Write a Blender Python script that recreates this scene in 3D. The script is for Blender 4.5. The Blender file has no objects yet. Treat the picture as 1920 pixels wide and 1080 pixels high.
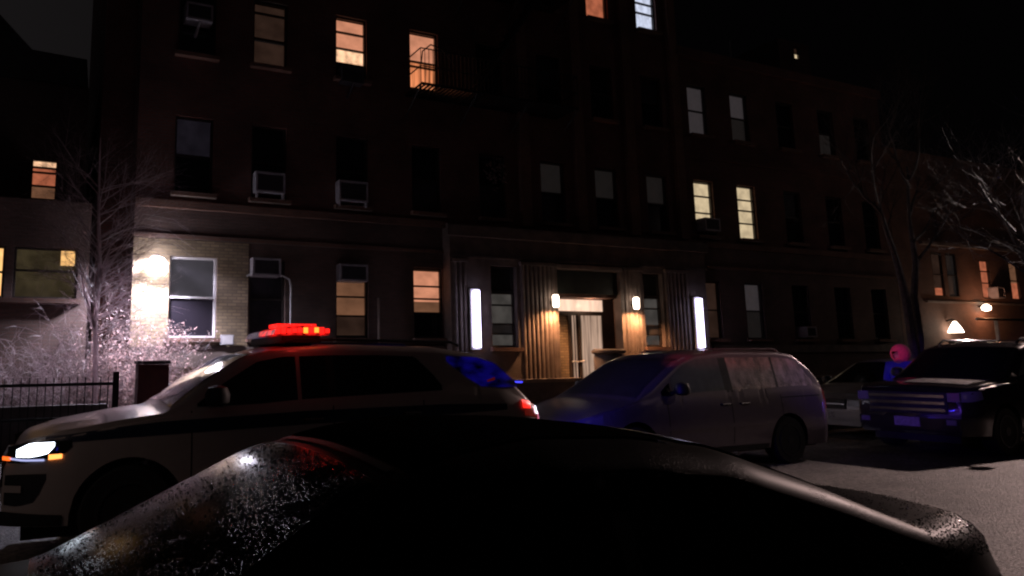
import bpy, math, random
from mathutils import Vector, Matrix
random.seed(7)
sc = bpy.context.scene
col = sc.collection
PI = math.pi

# ------------------------------------------------------------------ camera
cam_d = bpy.data.cameras.new('camera')
cam = bpy.data.objects.new('camera', cam_d); col.objects.link(cam)
FPX = 1380.0
vx = Vector((3730-747, -(640-480), -FPX)).normalized()      # street direction seen by the lens
vz = Vector((620-747, 480+9100, -FPX)); vz = (vz - vx*vz.dot(vx)).normalized()
vy = vz.cross(vx)
m = Matrix((vx, vy, vz)).to_4x4(); m.translation = (0, 0, 1.6)
cam.matrix_world = m
cam_d.sensor_width = 36; cam_d.lens = FPX/1920*36
cam_d.shift_x = (960-747)/1920; cam_d.shift_y = -60/1920
cam_d.clip_start = 0.05; cam_d.clip_end = 600
sc.camera = cam
sc.view_settings.view_transform = 'Standard'; sc.view_settings.look = 'None'
sc.view_settings.exposure = 0; sc.view_settings.gamma = 1
sc.render.engine = 'CYCLES'
try: sc.cycles.filter_width = 2.2
except Exception: pass

# ------------------------------------------------------------------ night sky
w = bpy.data.worlds.new('World'); sc.world = w; w.use_nodes = True
nt = w.node_tree; nt.nodes.clear()
N = nt.nodes.new; Lk = nt.links.new
tc = N('ShaderNodeTexCoord'); sep = N('ShaderNodeSeparateXYZ'); Lk(tc.outputs['Generated'], sep.inputs[0])
mr = N('ShaderNodeMapRange'); mr.inputs[1].default_value = -0.15; mr.inputs[2].default_value = 0.45
mr.inputs[3].default_value = 1; mr.inputs[4].default_value = 0; Lk(sep.outputs['X'], mr.inputs[0])
mix = N('ShaderNodeMixRGB'); mix.inputs[1].default_value = (0.0006, 0.0005, 0.0006, 1)
mix.inputs[2].default_value = (0.0085, 0.0075, 0.0078, 1); Lk(mr.outputs[0], mix.inputs[0])
bg = N('ShaderNodeBackground'); Lk(mix.outputs[0], bg.inputs[0]); bg.inputs[1].default_value = 1
out = N('ShaderNodeOutputWorld'); Lk(bg.outputs[0], out.inputs[0])

# dim glow of the street behind the camera
sd = bpy.data.lights.new('sun', 'SUN'); sd.energy = 0.004; sd.angle = math.radians(12); sd.color = (1, 0.66, 0.66)
so = bpy.data.objects.new('sun', sd); col.objects.link(so)
so.rotation_euler = Vector((0.35, 0.80, -0.48)).to_track_quat('-Z', 'Y').to_euler()

# ------------------------------------------------------------------ materials
M = {}
def rgb(r, g, b): return (r, g, b, 1)
def mat(name, c, rough=0.6, metal=0.0, var=0.0, scale=8, bump=0.0, bscale=40, coat=0.0, spec=0.5, emit=None, es=0.0, stretch=(1,1,1), c2=None):
    mt = bpy.data.materials.new(name); mt.use_nodes = True
    n = mt.node_tree.nodes; l = mt.node_tree.links; p = n['Principled BSDF']
    p.inputs['Roughness'].default_value = rough; p.inputs['Metallic'].default_value = metal
    p.inputs['Coat Weight'].default_value = coat; p.inputs['Coat Roughness'].default_value = 0.05
    p.inputs['Specular IOR Level'].default_value = spec
    t = n.new('ShaderNodeTexCoord'); mp = n.new('ShaderNodeMapping'); mp.inputs['Scale'].default_value = stretch
    l.new(t.outputs['Object'], mp.inputs[0])
    ns = n.new('ShaderNodeTexNoise'); ns.inputs['Scale'].default_value = scale; ns.inputs['Detail'].default_value = 6
    l.new(mp.outputs[0], ns.inputs['Vector'])
    rp = n.new('ShaderNodeMapRange'); rp.inputs[1].default_value = 0.35; rp.inputs[2].default_value = 0.65
    l.new(ns.outputs[0], rp.inputs[0])
    mx = n.new('ShaderNodeMixRGB')
    k = 1-var; c2 = c2 or (c[0]*k, c[1]*k, c[2]*k)
    mx.inputs[1].default_value = rgb(*c); mx.inputs[2].default_value = rgb(*c2)
    l.new(rp.outputs[0], mx.inputs[0]); l.new(mx.outputs[0], p.inputs['Base Color'])
    if bump:
        n2 = n.new('ShaderNodeTexNoise'); n2.inputs['Scale'].default_value = bscale; n2.inputs['Detail'].default_value = 4
        l.new(mp.outputs[0], n2.inputs['Vector'])
        b = n.new('ShaderNodeBump'); b.inputs['Strength'].default_value = bump; b.inputs['Distance'].default_value = 0.02
        l.new(n2.outputs[0], b.inputs['Height']); l.new(b.outputs[0], p.inputs['Normal'])
    if emit:
        p.inputs['Emission Color'].default_value = rgb(*emit); p.inputs['Emission Strength'].default_value = es
    M[name] = mt; return mt
def brick(name, c1, c2, mortar, rough=0.85):
    mt = bpy.data.materials.new(name); mt.use_nodes = True
    n = mt.node_tree.nodes; l = mt.node_tree.links; p = n['Principled BSDF']; p.inputs['Roughness'].default_value = rough
    g = n.new('ShaderNodeNewGeometry'); s = n.new('ShaderNodeSeparateXYZ'); l.new(g.outputs['Position'], s.inputs[0])
    a = n.new('ShaderNodeMath'); a.operation = 'ADD'; l.new(s.outputs[0], a.inputs[0]); l.new(s.outputs[1], a.inputs[1])
    c = n.new('ShaderNodeCombineXYZ'); l.new(a.outputs[0], c.inputs[0]); l.new(s.outputs[2], c.inputs[1])
    b = n.new('ShaderNodeTexBrick'); b.inputs['Scale'].default_value = 1; b.inputs['Brick Width'].default_value = 0.21
    b.inputs['Row Height'].default_value = 0.075; b.inputs['Mortar Size'].default_value = 0.009
    b.inputs['Color1'].default_value = rgb(*c1); b.inputs['Color2'].default_value = rgb(*c2); b.inputs['Mortar'].default_value = rgb(*mortar)
    l.new(c.outputs[0], b.inputs['Vector'])
    ns = n.new('ShaderNodeTexNoise'); ns.inputs['Scale'].default_value = 0.9; ns.inputs['Detail'].default_value = 7; l.new(c.outputs[0], ns.inputs['Vector'])
    rp = n.new('ShaderNodeMapRange'); rp.inputs[1].default_value = 0.3; rp.inputs[2].default_value = 0.7; rp.inputs[3].default_value = 0.55; rp.inputs[4].default_value = 1.15
    l.new(ns.outputs[0], rp.inputs[0])
    mx = n.new('ShaderNodeMixRGB'); mx.blend_type = 'MULTIPLY'; mx.inputs[0].default_value = 1
    l.new(b.outputs[0], mx.inputs[1]); l.new(rp.outputs[0], mx.inputs[2]); l.new(mx.outputs[0], p.inputs['Base Color'])
    bp = n.new('ShaderNodeBump'); bp.inputs['Strength'].default_value = 0.6; bp.inputs['Distance'].default_value = 0.01
    inv = n.new('ShaderNodeMath'); inv.operation = 'SUBTRACT'; inv.inputs[0].default_value = 1; l.new(b.outputs['Fac'], inv.inputs[1])
    l.new(inv.outputs[0], bp.inputs['Height']); l.new(bp.outputs[0], p.inputs['Normal'])
    M[name] = mt; return mt
def lit(name, c, s, var=0.5, scale=(2, 2, 2), detail=3, grad=0.0, curtain=0.0):
    """a lit blind or curtain behind window glass"""
    mt = bpy.data.materials.new(name); mt.use_nodes = True
    n = mt.node_tree.nodes; l = mt.node_tree.links; p = n['Principled BSDF']
    p.inputs['Base Color'].default_value = rgb(c[0]*.015, c[1]*.015, c[2]*.015); p.inputs['Roughness'].default_value = 0.35; p.inputs['Specular IOR Level'].default_value = 0.2
    g = n.new('ShaderNodeNewGeometry'); mp = n.new('ShaderNodeMapping'); mp.inputs['Scale'].default_value = scale; l.new(g.outputs['Position'], mp.inputs[0])
    ns = n.new('ShaderNodeTexNoise'); ns.inputs['Scale'].default_value = 1; ns.inputs['Detail'].default_value = detail; l.new(mp.outputs[0], ns.inputs['Vector'])
    rp = n.new('ShaderNodeMapRange'); rp.inputs[1].default_value = 0.35; rp.inputs[2].default_value = 0.65; rp.inputs[3].default_value = 1-var; rp.inputs[4].default_value = 1
    l.new(ns.outputs[0], rp.inputs[0])
    mm = n.new('ShaderNodeMath'); mm.operation = 'MULTIPLY'; mm.inputs[1].default_value = s; l.new(rp.outputs[0], mm.inputs[0])
    p.inputs['Emission Color'].default_value = rgb(*c); l.new(mm.outputs[0], p.inputs['Emission Strength'])
    M[name] = mt; return mt
def wetpaint(name, c, rough, dscale, dstr, metal=0.0, cov=0.5, rough2=None, bumpd=0.004, coatw=.5, spec=.5):
    c = tuple(c)
    """car paint or glass with water drops standing on it"""
    mt = bpy.data.materials.new(name); mt.use_nodes = True
    n = mt.node_tree.nodes; l = mt.node_tree.links; p = n['Principled BSDF']
    p.inputs['Base Color'].default_value = rgb(*c); p.inputs['Roughness'].default_value = rough; p.inputs['Metallic'].default_value = metal
    p.inputs['Coat Weight'].default_value = coatw; p.inputs['Specular IOR Level'].default_value = spec; p.inputs['Coat Roughness'].default_value = 0.08
    t = n.new('ShaderNodeTexCoord')
    v = n.new('ShaderNodeTexVoronoi'); v.inputs['Scale'].default_value = dscale; l.new(t.outputs['Object'], v.inputs['Vector'])
    r = n.new('ShaderNodeMapRange'); r.inputs[1].default_value = 0.0; r.inputs[2].default_value = 0.42; r.inputs[3].default_value = 1; r.inputs[4].default_value = 0
    l.new(v.outputs['Distance'], r.inputs[0])
    ns = n.new('ShaderNodeTexNoise'); ns.inputs['Scale'].default_value = 5; ns.inputs['Detail'].default_value = 5; l.new(t.outputs['Object'], ns.inputs['Vector'])
    r2 = n.new('ShaderNodeMapRange'); r2.inputs[1].default_value = cov-.08; r2.inputs[2].default_value = cov+.08; l.new(ns.outputs[0], r2.inputs[0])
    mu = n.new('ShaderNodeMath'); mu.operation = 'MULTIPLY'; l.new(r.outputs[0], mu.inputs[0]); l.new(r2.outputs[0], mu.inputs[1])
    b = n.new('ShaderNodeBump'); b.inputs['Strength'].default_value = dstr; b.inputs['Distance'].default_value = bumpd
    l.new(mu.outputs[0], b.inputs['Height']); l.new(b.outputs[0], p.inputs['Normal']); l.new(b.outputs[0], p.inputs['Coat Normal'])
    M[name] = mt; return mt

brick('red_brick', (0.15, 0.055, 0.042), (0.11, 0.045, 0.035), (0.10, 0.075, 0.065))
brick('lit_tone_brick', (0.34, 0.25, 0.15), (0.22, 0.16, 0.10), (0.15, 0.115, 0.085))  # paler copy of the ground floor brick, painting in the lamp's light
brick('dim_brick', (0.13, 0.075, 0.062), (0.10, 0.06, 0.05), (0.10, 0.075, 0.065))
brick('dark_brick', (0.09, 0.05, 0.045), (0.07, 0.04, 0.035), (0.06, 0.045, 0.04))
brick('brown_brick', (0.20, 0.10, 0.07), (0.16, 0.08, 0.06), (0.14, 0.10, 0.08))
mat('stone', (0.16, 0.12, 0.105), 0.75, var=0.45, scale=2.5, bump=0.3, bscale=30)
mat('cast_stone', (0.26, 0.20, 0.17), 0.8, var=0.35, scale=3, bump=0.2)
mat('dark_stone', (0.12, 0.10, 0.10), 0.8, var=0.4, scale=4, bump=0.3)
mat('roofing', (0.03, 0.028, 0.028), 0.9, var=0.4)
mat('frame_dark', (0.03, 0.022, 0.02), 0.5, var=0.3)
mat('frame_white', (0.62, 0.60, 0.62), 0.5, var=0.15)
mat('iron', (0.014, 0.013, 0.014), 0.5, metal=0.3, var=0.4, scale=20)
mat('green_board', (0.025, 0.03, 0.026), 0.6, var=0.5, scale=4)
mat('ac_metal', (0.32, 0.30, 0.33), 0.5, var=0.25, scale=6)
mat('ac_grille', (0.05, 0.045, 0.055), 0.7, var=0.4, scale=20)
mat('night_glass', (0.012, 0.011, 0.016), 0.12, var=0.3, spec=0.6)
mat('shade_glass', (0.05, 0.045, 0.055), 0.25, var=0.4, scale=3)
mat('pale_shade', (0.26, 0.23, 0.24), 0.6, var=0.35, scale=3, emit=(1, .85, .9), es=0.028)
mat('dim_shade', (0.10, 0.09, 0.085), 0.6, var=0.4, scale=3, emit=(1, .85, .8), es=0.007)
mat('asphalt', (0.11, 0.098, 0.092), 0.62, var=0.5, scale=1.3, bump=1.0, bscale=38)
def grain(mt, scale, lo, hi):
    n = mt.node_tree.nodes; l = mt.node_tree.links; p = n['Principled BSDF']; src = p.inputs['Base Color'].links[0].from_socket
    t = n.new('ShaderNodeTexCoord'); v = n.new('ShaderNodeTexNoise'); v.inputs['Scale'].default_value = scale; v.inputs['Detail'].default_value = 3; v.inputs['Roughness'].default_value = .75
    l.new(t.outputs['Object'], v.inputs['Vector'])
    r_ = n.new('ShaderNodeMapRange'); r_.inputs[1].default_value = .38; r_.inputs[2].default_value = .62; r_.inputs[3].default_value = lo; r_.inputs[4].default_value = hi; l.new(v.outputs[0], r_.inputs[0])
    mx = n.new('ShaderNodeMixRGB'); mx.blend_type = 'MULTIPLY'; mx.inputs[0].default_value = 1; l.new(src, mx.inputs[1]); l.new(r_.outputs[0], mx.inputs[2]); l.new(mx.outputs[0], p.inputs['Base Color'])
grain(M['asphalt'], 15, .2, 2.0); grain(M['asphalt'], 2.2, .65, 1.3)
mat('concrete', (0.19, 0.175, 0.165), 0.8, var=0.35, scale=2, bump=0.3, bscale=30)
mat('kerb_stone', (0.22, 0.20, 0.19), 0.8, var=0.3, scale=5, bump=0.3)
mat('bark', (0.12, 0.09, 0.08), 0.8, var=0.5, scale=12, bump=0.8, bscale=40)
mat('pale_bark', (0.34, 0.30, 0.30), 0.5, var=0.85, scale=5)
mat('twig', (0.34, 0.27, 0.28), 0.55, var=0.6, scale=9)
mat('dry_leaf', (0.60, 0.46, 0.45), 0.5, var=0.6, scale=6)
mat('dark_red_paint', (0.10, 0.018, 0.018), 0.5, var=0.3)
mat('snow', (0.6, 0.6, 0.63), 0.7, var=0.5, scale=14, bump=0.8, bscale=60)
mat('frost', (0.13, 0.115, 0.11), 0.6, var=0.9, scale=7, bump=1, bscale=50)
mat('tyre', (0.012, 0.012, 0.012), 0.8, var=0.3)
mat('rim_metal', (0.25, 0.25, 0.26), 0.35, metal=0.9, var=0.3)
mat('black_trim', (0.010, 0.010, 0.011), 0.55, var=0.3)
mat('chrome', (0.6, 0.6, 0.62), 0.15, metal=1.0)
mat('white_paint', (0.38, 0.325, 0.30), 0.35, var=0.06, coat=0.5)
mat('silver_paint', (0.20, 0.165, 0.18), 0.36, metal=0.45, var=0.08, coat=0.6)
mat('grey_paint', (0.26, 0.24, 0.24), 0.36, metal=0.4, var=0.08, coat=0.6)
mat('dark_suv_paint', (0.014, 0.010, 0.014), 0.25, metal=0.2, var=0.2, coat=0.8)
mat('blue_stripe', (0.008, 0.014, 0.04), 0.4, var=0.2)
mat('hazy_glass', (0.05, 0.05, 0.055), 0.3, var=.3)
mat('car_glass', (0.006, 0.006, 0.007), 0.06, spec=0.6)
mat('frosted_glass', (0.46, 0.34, 0.29), 0.5, var=0.75, scale=9, bump=0.3, bscale=60, stretch=(1, 1, .6))
mat('misted_glass', (0.10, 0.12, 0.115), 0.45, var=0.3, scale=9)
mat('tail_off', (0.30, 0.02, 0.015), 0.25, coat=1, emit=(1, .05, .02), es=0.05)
mat('plate', (0.30, 0.28, 0.30), 0.5, var=0.35, scale=25)
mat('lens_clear', (0.16, 0.16, 0.18), 0.1, coat=1.0)
mat('water', (0.02, 0.02, 0.02), 0.06, spec=1.0)
wetpaint('wet_black_paint', (0.006, 0.005, 0.005), 0.42, 115, 0.25, metal=0.0, cov=0.50, coatw=0, spec=.016)
mat('dull_black', (0.004, 0.0035, 0.0035), 0.6, spec=0.0)
mat('rim_dark', (0.03, 0.03, 0.03), 0.5, metal=0.3)
wetpaint('wet_glass', (0.007, 0.007, 0.008), 0.16, 100, 1.0, cov=0.50, coatw=0, spec=.022)
mat('plain_black_glass', (0.004, 0.004, 0.004), 0.3, spec=0.25)
mat('strip_light', (1, 1, 1), 0.4, emit=(0.74, 0.68, 1.0), es=6)
mat('sconce_light', (1, 1, 1), 0.4, emit=(1, 0.80, 0.62), es=9)
mat('flood_light', (1, 1, 1), 0.4, emit=(0.93, 0.88, 1.0), es=30)
mat('head_light', (1, 1, 1), 0.4, emit=(0.80, 0.88, 1.0), es=7)
mat('drl', (1, 1, 1), 0.4, emit=(0.5, 0.55, 1.0), es=0.9)
mat('amber', (1, .3, .05), 0.4, emit=(1, 0.14, 0.015), es=1.6)
mat('amber_core', (1, .4, .1), 0.4, emit=(1, 0.32, 0.07), es=2.6)
mat('red_led', (.6, .01, .01), 0.3, emit=(1, 0.014, 0.01), es=1.7)
mat('red_core', (1, .2, .05), 0.3, emit=(1, 0.17, 0.02), es=3.6)
lit('red_dome', (1, 0.012, 0.01), 1.1, 0.95, (14, 9, 10), detail=2)
mat('clear_dome', (0.07, 0.065, 0.09), 0.2, emit=(.6, .5, 1), es=0.05)
mat('blue_led', (0.05, .05, .8), 0.3, emit=(.05, .05, 1), es=2.5)
mat('tail_red', (.6, .02, .02), 0.3, emit=(1, 0.02, 0.012), es=1.4)
mat('tail_pink', (.8, .3, .4), 0.3, emit=(1, 0.30, 0.48), es=1.5)
mat('tail_white', (1, 1, 1), 0.3, emit=(.9, .85, 1), es=3.5)
lit('blue_reflection_glass', (.03, .015, 1), 0.09, 1.0, (4, 1, 9))  # emission paints a blue reflection into the quarter glass
mat('pink_knit', (0.75, 0.16, 0.22), 0.9, var=0.2, scale=30, bump=0.4)
mat('jacket', (0.06, 0.06, 0.55), 0.8, var=0.2, scale=8)  # saturated blue stands in for blue light falling on the cloth
mat('trousers', (0.02, 0.02, 0.025), 0.9)
mat('skin', (0.55, 0.32, 0.26), 0.6, var=0.1)
lit('lit_orange', (1, 0.40, 0.23), 0.70, 0.3, (2.5, 1, 3.5))
lit('lit_peach', (1, 0.58, 0.34), 1.5, 0.65, (4, 1, 3.5))
lit('lit_curtain', (1, 0.32, 0.13), 1.0, 0.75, (11, 1, .7))
lit('lit_brown', (1, 0.45, 0.24), 0.17, 0.4, (2, 1, 3))
lit('lit_dim', (1, 0.52, 0.36), 0.028, 0.4, (2, 1, 3))
lit('lit_cream', (1, 0.78, 0.48), 0.72, 0.35, (3, 1, 3))
lit('lit_blue_white', (0.74, 0.80, 1), 0.95, 0.35, (6, 1, 4))
lit('lit_yellow', (1, 0.55, 0.2), 1.3, 0.3, (3, 1, 3))
lit('lit_red', (1, 0.28, 0.14), 0.45, 0.4, (4, 1, 4))
lit('lit_olive', (1, 0.75, 0.38), 0.04, 0.5, (4, 1, 4))
lit('lit_violet', (0.82, 0.68, 1), 0.011, 0.5, (2, 1, 2))
lit('lit_white_shade', (0.92, 0.85, 1), 0.05, 0.25, (2, 1, 2))
lit('lit_door', (1, 0.66, 0.48), 0.55, 0.65, (16, 1, .8))
lit('lit_transom', (1, 0.66, 0.48), 1.25, 0.3, (7, 1, 1))
lit('lit_grey', (1, 0.9, 0.82), 0.06, 0.4, (3, 1, 3))

def translucent(name, c):
    mt = M[name]; n = mt.node_tree.nodes; l = mt.node_tree.links; p = n['Principled BSDF']; o_ = [q for q in n if q.type == 'OUTPUT_MATERIAL'][0]
    tr = n.new('ShaderNodeBsdfTranslucent'); tr.inputs[0].default_value = rgb(*c); mx = n.new('ShaderNodeMixShader'); mx.inputs[0].default_value = .5
    l.new(p.outputs[0], mx.inputs[1]); l.new(tr.outputs[0], mx.inputs[2]); l.new(mx.outputs[0], o_.inputs[0])
translucent('dry_leaf', (.75, .5, .48)); translucent('twig', (.5, .4, .42))
# ------------------------------------------------------------------ mesh helpers
class MB:
    def __init__(s): s.v = []; s.f = []
    def add(s, vs, fs):
        k = len(s.v); s.v += [tuple(v) for v in vs]; s.f += [tuple(i+k for i in f) for f in fs]; return s
    def box(s, x0, x1, y0, y1, z0, z1):
        return s.add([(x0,y0,z0),(x1,y0,z0),(x1,y1,z0),(x0,y1,z0),(x0,y0,z1),(x1,y0,z1),(x1,y1,z1),(x0,y1,z1)],
              [(0,3,2,1),(4,5,6,7),(0,1,5,4),(1,2,6,5),(2,3,7,6),(3,0,4,7)])
    def prism(s, poly, y0, y1):            # polygon in x,z extruded along y
        n = len(poly)
        return s.add([(x,y0,z) for x,z in poly]+[(x,y1,z) for x,z in poly],
              [tuple(range(n)), tuple(reversed(range(n,2*n)))]+[(i,i+n,(i+1)%n+n,(i+1)%n) for i in range(n)])
    def tube(s, pts, rs, n=6, cap=True):
        pts = [Vector(p) for p in pts]
        if not isinstance(rs, (list, tuple)): rs = [rs]*len(pts)
        vs = []; up = None
        for i, p in enumerate(pts):
            d = (pts[min(i+1, len(pts)-1)]-pts[max(i-1, 0)])
            d = d.normalized() if d.length > 1e-9 else Vector((0, 0, 1))
            if up is None: up = d.orthogonal().normalized()
            up = (up-d*up.dot(d)); up = up.normalized() if up.length > 1e-6 else d.orthogonal().normalized()
            b = d.cross(up)
            for k in range(n):
                a = 2*PI*k/n; vs.append(p+(up*math.cos(a)+b*math.sin(a))*rs[i])
        fs = [(i*n+k, i*n+(k+1)%n, (i+1)*n+(k+1)%n, (i+1)*n+k) for i in range(len(pts)-1) for k in range(n)]
        if cap: fs += [tuple(reversed(range(n))), tuple(range((len(pts)-1)*n, len(pts)*n))]
        return s.add(vs, fs)
    def lathe(s, c, prof, n=20, axis='z', ends=True):   # prof: (radius, height)
        vs = []
        for r, h in prof:
            for k in range(n):
                a = 2*PI*k/n; u, v = r*math.cos(a), r*math.sin(a)
                vs.append((c[0]+u, c[1]+v, c[2]+h) if axis == 'z' else (c[0]+u, c[1]+h, c[2]+v) if axis == 'y' else (c[0]+h, c[1]+u, c[2]+v))
        fs = [(i*n+k, i*n+(k+1)%n, (i+1)*n+(k+1)%n, (i+1)*n+k) for i in range(len(prof)-1) for k in range(n)]
        if ends: fs += [tuple(reversed(range(n))), tuple(range((len(prof)-1)*n, len(prof)*n))]
        return s.add(vs, fs)
    def grid(s, rows):                      # rows of equal length points
        m_ = len(rows[0]); vs = [p for r in rows for p in r]
        fs = [(i*m_+j, i*m_+j+1, (i+1)*m_+j+1, (i+1)*m_+j) for i in range(len(rows)-1) for j in range(m_-1)]
        return s.add(vs, fs)
    def build(s, name, material, parent=None, smooth=False, bevel=0):
        me = bpy.data.meshes.new(name)
        o_ = Vector((0, 0, 0))
        if parent is not None:
            q = parent
            while q is not None: o_ += q.location; q = q.parent
        me.from_pydata([(v[0]-o_.x, v[1]-o_.y, v[2]-o_.z) for v in s.v], [], s.f); me.update()
        if smooth:
            me.shade_smooth()
            try: me.set_sharp_from_angle(angle=math.radians(38))
            except Exception: pass
        me.materials.append(M[material])
        o = bpy.data.objects.new(name, me); col.objects.link(o)
        if parent is not None: o.parent = parent
        if bevel:
            b = o.modifiers.new('bevel', 'BEVEL'); b.width = bevel; b.segments = 2; b.limit_method = 'ANGLE'
        return o
def fixnormals(o):
    import bmesh
    b = bmesh.new(); b.from_mesh(o.data); bmesh.ops.recalc_face_normals(b, faces=b.faces); b.to_mesh(o.data); b.free(); return o
def tag(o, label=None, cat=None, group=None, kind=None):
    if label: o['label'] = label
    if cat: o['category'] = cat
    if group: o['group'] = group
    if kind: o['kind'] = kind
    return o
def thing(name, loc, label, cat, group=None):
    o = bpy.data.objects.new(name, None); col.objects.link(o); o.location = loc; o.empty_display_size = 0.2
    return tag(o, label, cat, group)
def light(name, parent, loc, energy, color, radius=0.05, typ='POINT', aim=None, size=60, blend=0.5):
    d = bpy.data.lights.new(name, typ); d.energy = energy; d.color = color; d.shadow_soft_size = radius
    if typ == 'SPOT': d.spot_size = math.radians(size); d.spot_blend = blend
    o = bpy.data.objects.new(name, d); col.objects.link(o)
    o.parent = parent; o.location = Vector(loc)-parent.location
    if aim is not None: o.rotation_euler = (Vector(aim)-Vector(loc)).to_track_quat('-Z', 'Y').to_euler()
    return o

# ------------------------------------------------------------------ ground
g = MB(); g.box(-120, 250, -60, 11.25, -0.2, 0.0); tag(g.build('road', 'asphalt'), 'dark damp asphalt street with patches', kind='structure')
g = MB(); g.box(-120, 250, 11.40, 90, -0.2, 0.14); tag(g.build('pavement', 'concrete'), kind='structure')
g = MB()
for i in range(-10, 50): g.box(i*1.8+.006, i*1.8+1.794, 11.25, 11.398, -0.1, 0.15)
tag(g.build('kerb', 'kerb_stone'), kind='structure')

# ------------------------------------------------------------------ walls with openings
def wall_open(mb, x0, x1, z0, z1, y, ops, depth=0.22):
    xs = sorted(set([x0, x1]+[a for o in ops for a in (o[0], o[1])])); zs = sorted(set([z0, z1]+[a for o in ops for a in (o[2], o[3])]))
    xs = [a for a in xs if x0 <= a <= x1]; zs = [a for a in zs if z0 <= a <= z1]
    for i in range(len(xs)-1):
        for j in range(len(zs)-1):
            cx, cz = (xs[i]+xs[i+1])/2, (zs[j]+zs[j+1])/2
            if any(o[0] < cx < o[1] and o[2] < cz < o[3] for o in ops): continue
            mb.add([(xs[i], y, zs[j]), (xs[i+1], y, zs[j]), (xs[i+1], y, zs[j+1]), (xs[i], y, zs[j+1])], [(0, 1, 2, 3)])
    for a, b, c, d in [o[:4] for o in ops]:
        if a < x0-1e-6 or b > x1+1e-6 or c < z0-1e-6 or d > z1+1e-6: continue
        Y = y+depth
        mb.add([(a,y,c),(b,y,c),(b,y,d),(a,y,d),(a,Y,c),(b,Y,c),(b,Y,d),(a,Y,d)], [(0,4,5,1),(1,5,6,2),(2,6,7,3),(3,7,4,0)])
def window(root, x0, x1, z0, z1, y, pane='night_glass', lower=None, frame='frame_dark', rails=(0.5,), sillm='brown_brick', label=None, panes=None, sill=True):
    t = 0.045; mb = MB()
    mb.box(x0, x0+t, y-.05, y+.03, z0, z1).box(x1-t, x1, y-.05, y+.03, z0, z1)
    mb.box(x0+t, x1-t, y-.05, y+.03, z0, z0+t).box(x0+t, x1-t, y-.05, y+.03, z1-t, z1)
    for r in rails:
        zz = z0+(z1-z0)*r; mb.box(x0+t, x1-t, y-.045, y+.02, zz-.022, zz+.022)
    f = mb.build('window', frame, root)
    if label: f['label'] = label
    if panes:
        for a, b, mm_ in panes:
            MB().box(x0+t, x1-t, y+.031, y+.045, z0+(z1-z0)*a+.001, z0+(z1-z0)*b-.001).build('pane', mm_, f)
    elif lower:
        zm = (z0+z1)/2
        MB().box(x0+t, x1-t, y+.031, y+.045, zm, z1-t).build('pane', pane, f)
        MB().box(x0+t, x1-t, y+.031, y+.045, z0+t, zm-.002).build('pane', lower, f)
    else:
        MB().box(x0+t, x1-t, y+.031, y+.045, z0+t, z1-t).build('pane', pane, f)
    if sill: MB().box(x0-.08, x1+.08, y-.32, y-.06, z0-.10, z0-.003).build('sill', sillm, f)
    return f

# ------------------------------------------------------------------ main apartment building
Y0 = 17.0
B = thing('apartment_building', (9, 17, 0), 'long red brick apartment block with lit windows and a pale stone entrance', 'building')
F = [(2.2, 4.03), (5.5, 7.33), (8.85, 10.57), (12.1, 13.9)]
lc = [2.32, 4.1, 6.25, 8.38, 10.45, 12.52, 14.5, 16.52]        # left edges of the window columns
rc = [18.52, 20.48, 22.75, 24.95, 27.0]
def wd(c): return 0.86
ops = []
for c in lc+rc:
    for fi, (a, b) in enumerate(F):
        if c in rc and fi == 3: continue
        if fi == 0 and 9 < c < 18: continue
        if c == 2.32 and fi == 0: ops.append((2.28, 3.34, a, b, c, fi)); continue
        ops.append((c, c+wd(c), a, b, c, fi))
UP = [o for o in ops if o[5] > 0]; LO = [o for o in ops if o[5] == 0]
mb = MB()
wall_open(mb, 1.5, 18.0, 5.2, 16.0, Y0, [o for o in UP if o[4] < 18])
wall_open(mb, 18.0, 28.6, 5.2, 11.7, Y0, [o for o in UP if o[4] > 18])
mb.add([(18,17,11.7),(18,30,11.7),(18,30,16),(18,17,16)], [(0,1,2,3)])          # step of the taller block
mb.add([(28.6,17,0),(28.6,30,0),(28.6,30,11.7),(28.6,17,11.7)], [(0,1,2,3)])
mb.add([(.78,18.1,0),(1.5,18.1,0),(1.5,18.1,16),(.78,18.1,16),(1.5,17,0),(1.5,17,16)], [(0,1,2,3),(1,4,5,2)])
mb.add([(.78,18.1,0),(.78,30,0),(.78,30,16),(.78,18.1,16)], [(0,3,2,1)])
mb.build('wall', 'red_brick', B)
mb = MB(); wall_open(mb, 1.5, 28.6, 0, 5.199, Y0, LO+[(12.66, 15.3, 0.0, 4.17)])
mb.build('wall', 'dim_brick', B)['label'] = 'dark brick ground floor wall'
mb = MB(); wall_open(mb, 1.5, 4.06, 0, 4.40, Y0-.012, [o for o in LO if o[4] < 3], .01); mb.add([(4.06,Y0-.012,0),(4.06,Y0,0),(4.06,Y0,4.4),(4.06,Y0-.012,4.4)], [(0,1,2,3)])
mb.build('wall', 'lit_tone_brick', B)['label'] = 'brick corner painted paler where the floodlight falls'
mb = MB(); mb.add([(1.5,17,16),(18,17,16),(18,30,16),(1.5,30,16)], [(0,1,2,3)]).add([(18,17,11.7),(28.6,17,11.7),(28.6,30,11.7),(18,30,11.7)], [(0,1,2,3)])
mb.build('roof', 'roofing', B)
for a, b in ((1.5, 9.4), (18.83, 28.6)):
    MB().box(a, b, 16.93, 16.998, 5.12, 5.30).build('belt_course', 'brown_brick', B); MB().box(a, b, 16.95, 16.998, 4.42, 4.52).build('belt_course', 'brown_brick', B)
MB().box(1.52, 9.4, 16.90, 16.998, 1.55, 2.0).build('water_table', 'stone', B); MB().box(18.83, 28.6, 16.94, 16.998, 1.75, 2.0).build('water_table', 'stone', B)
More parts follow.
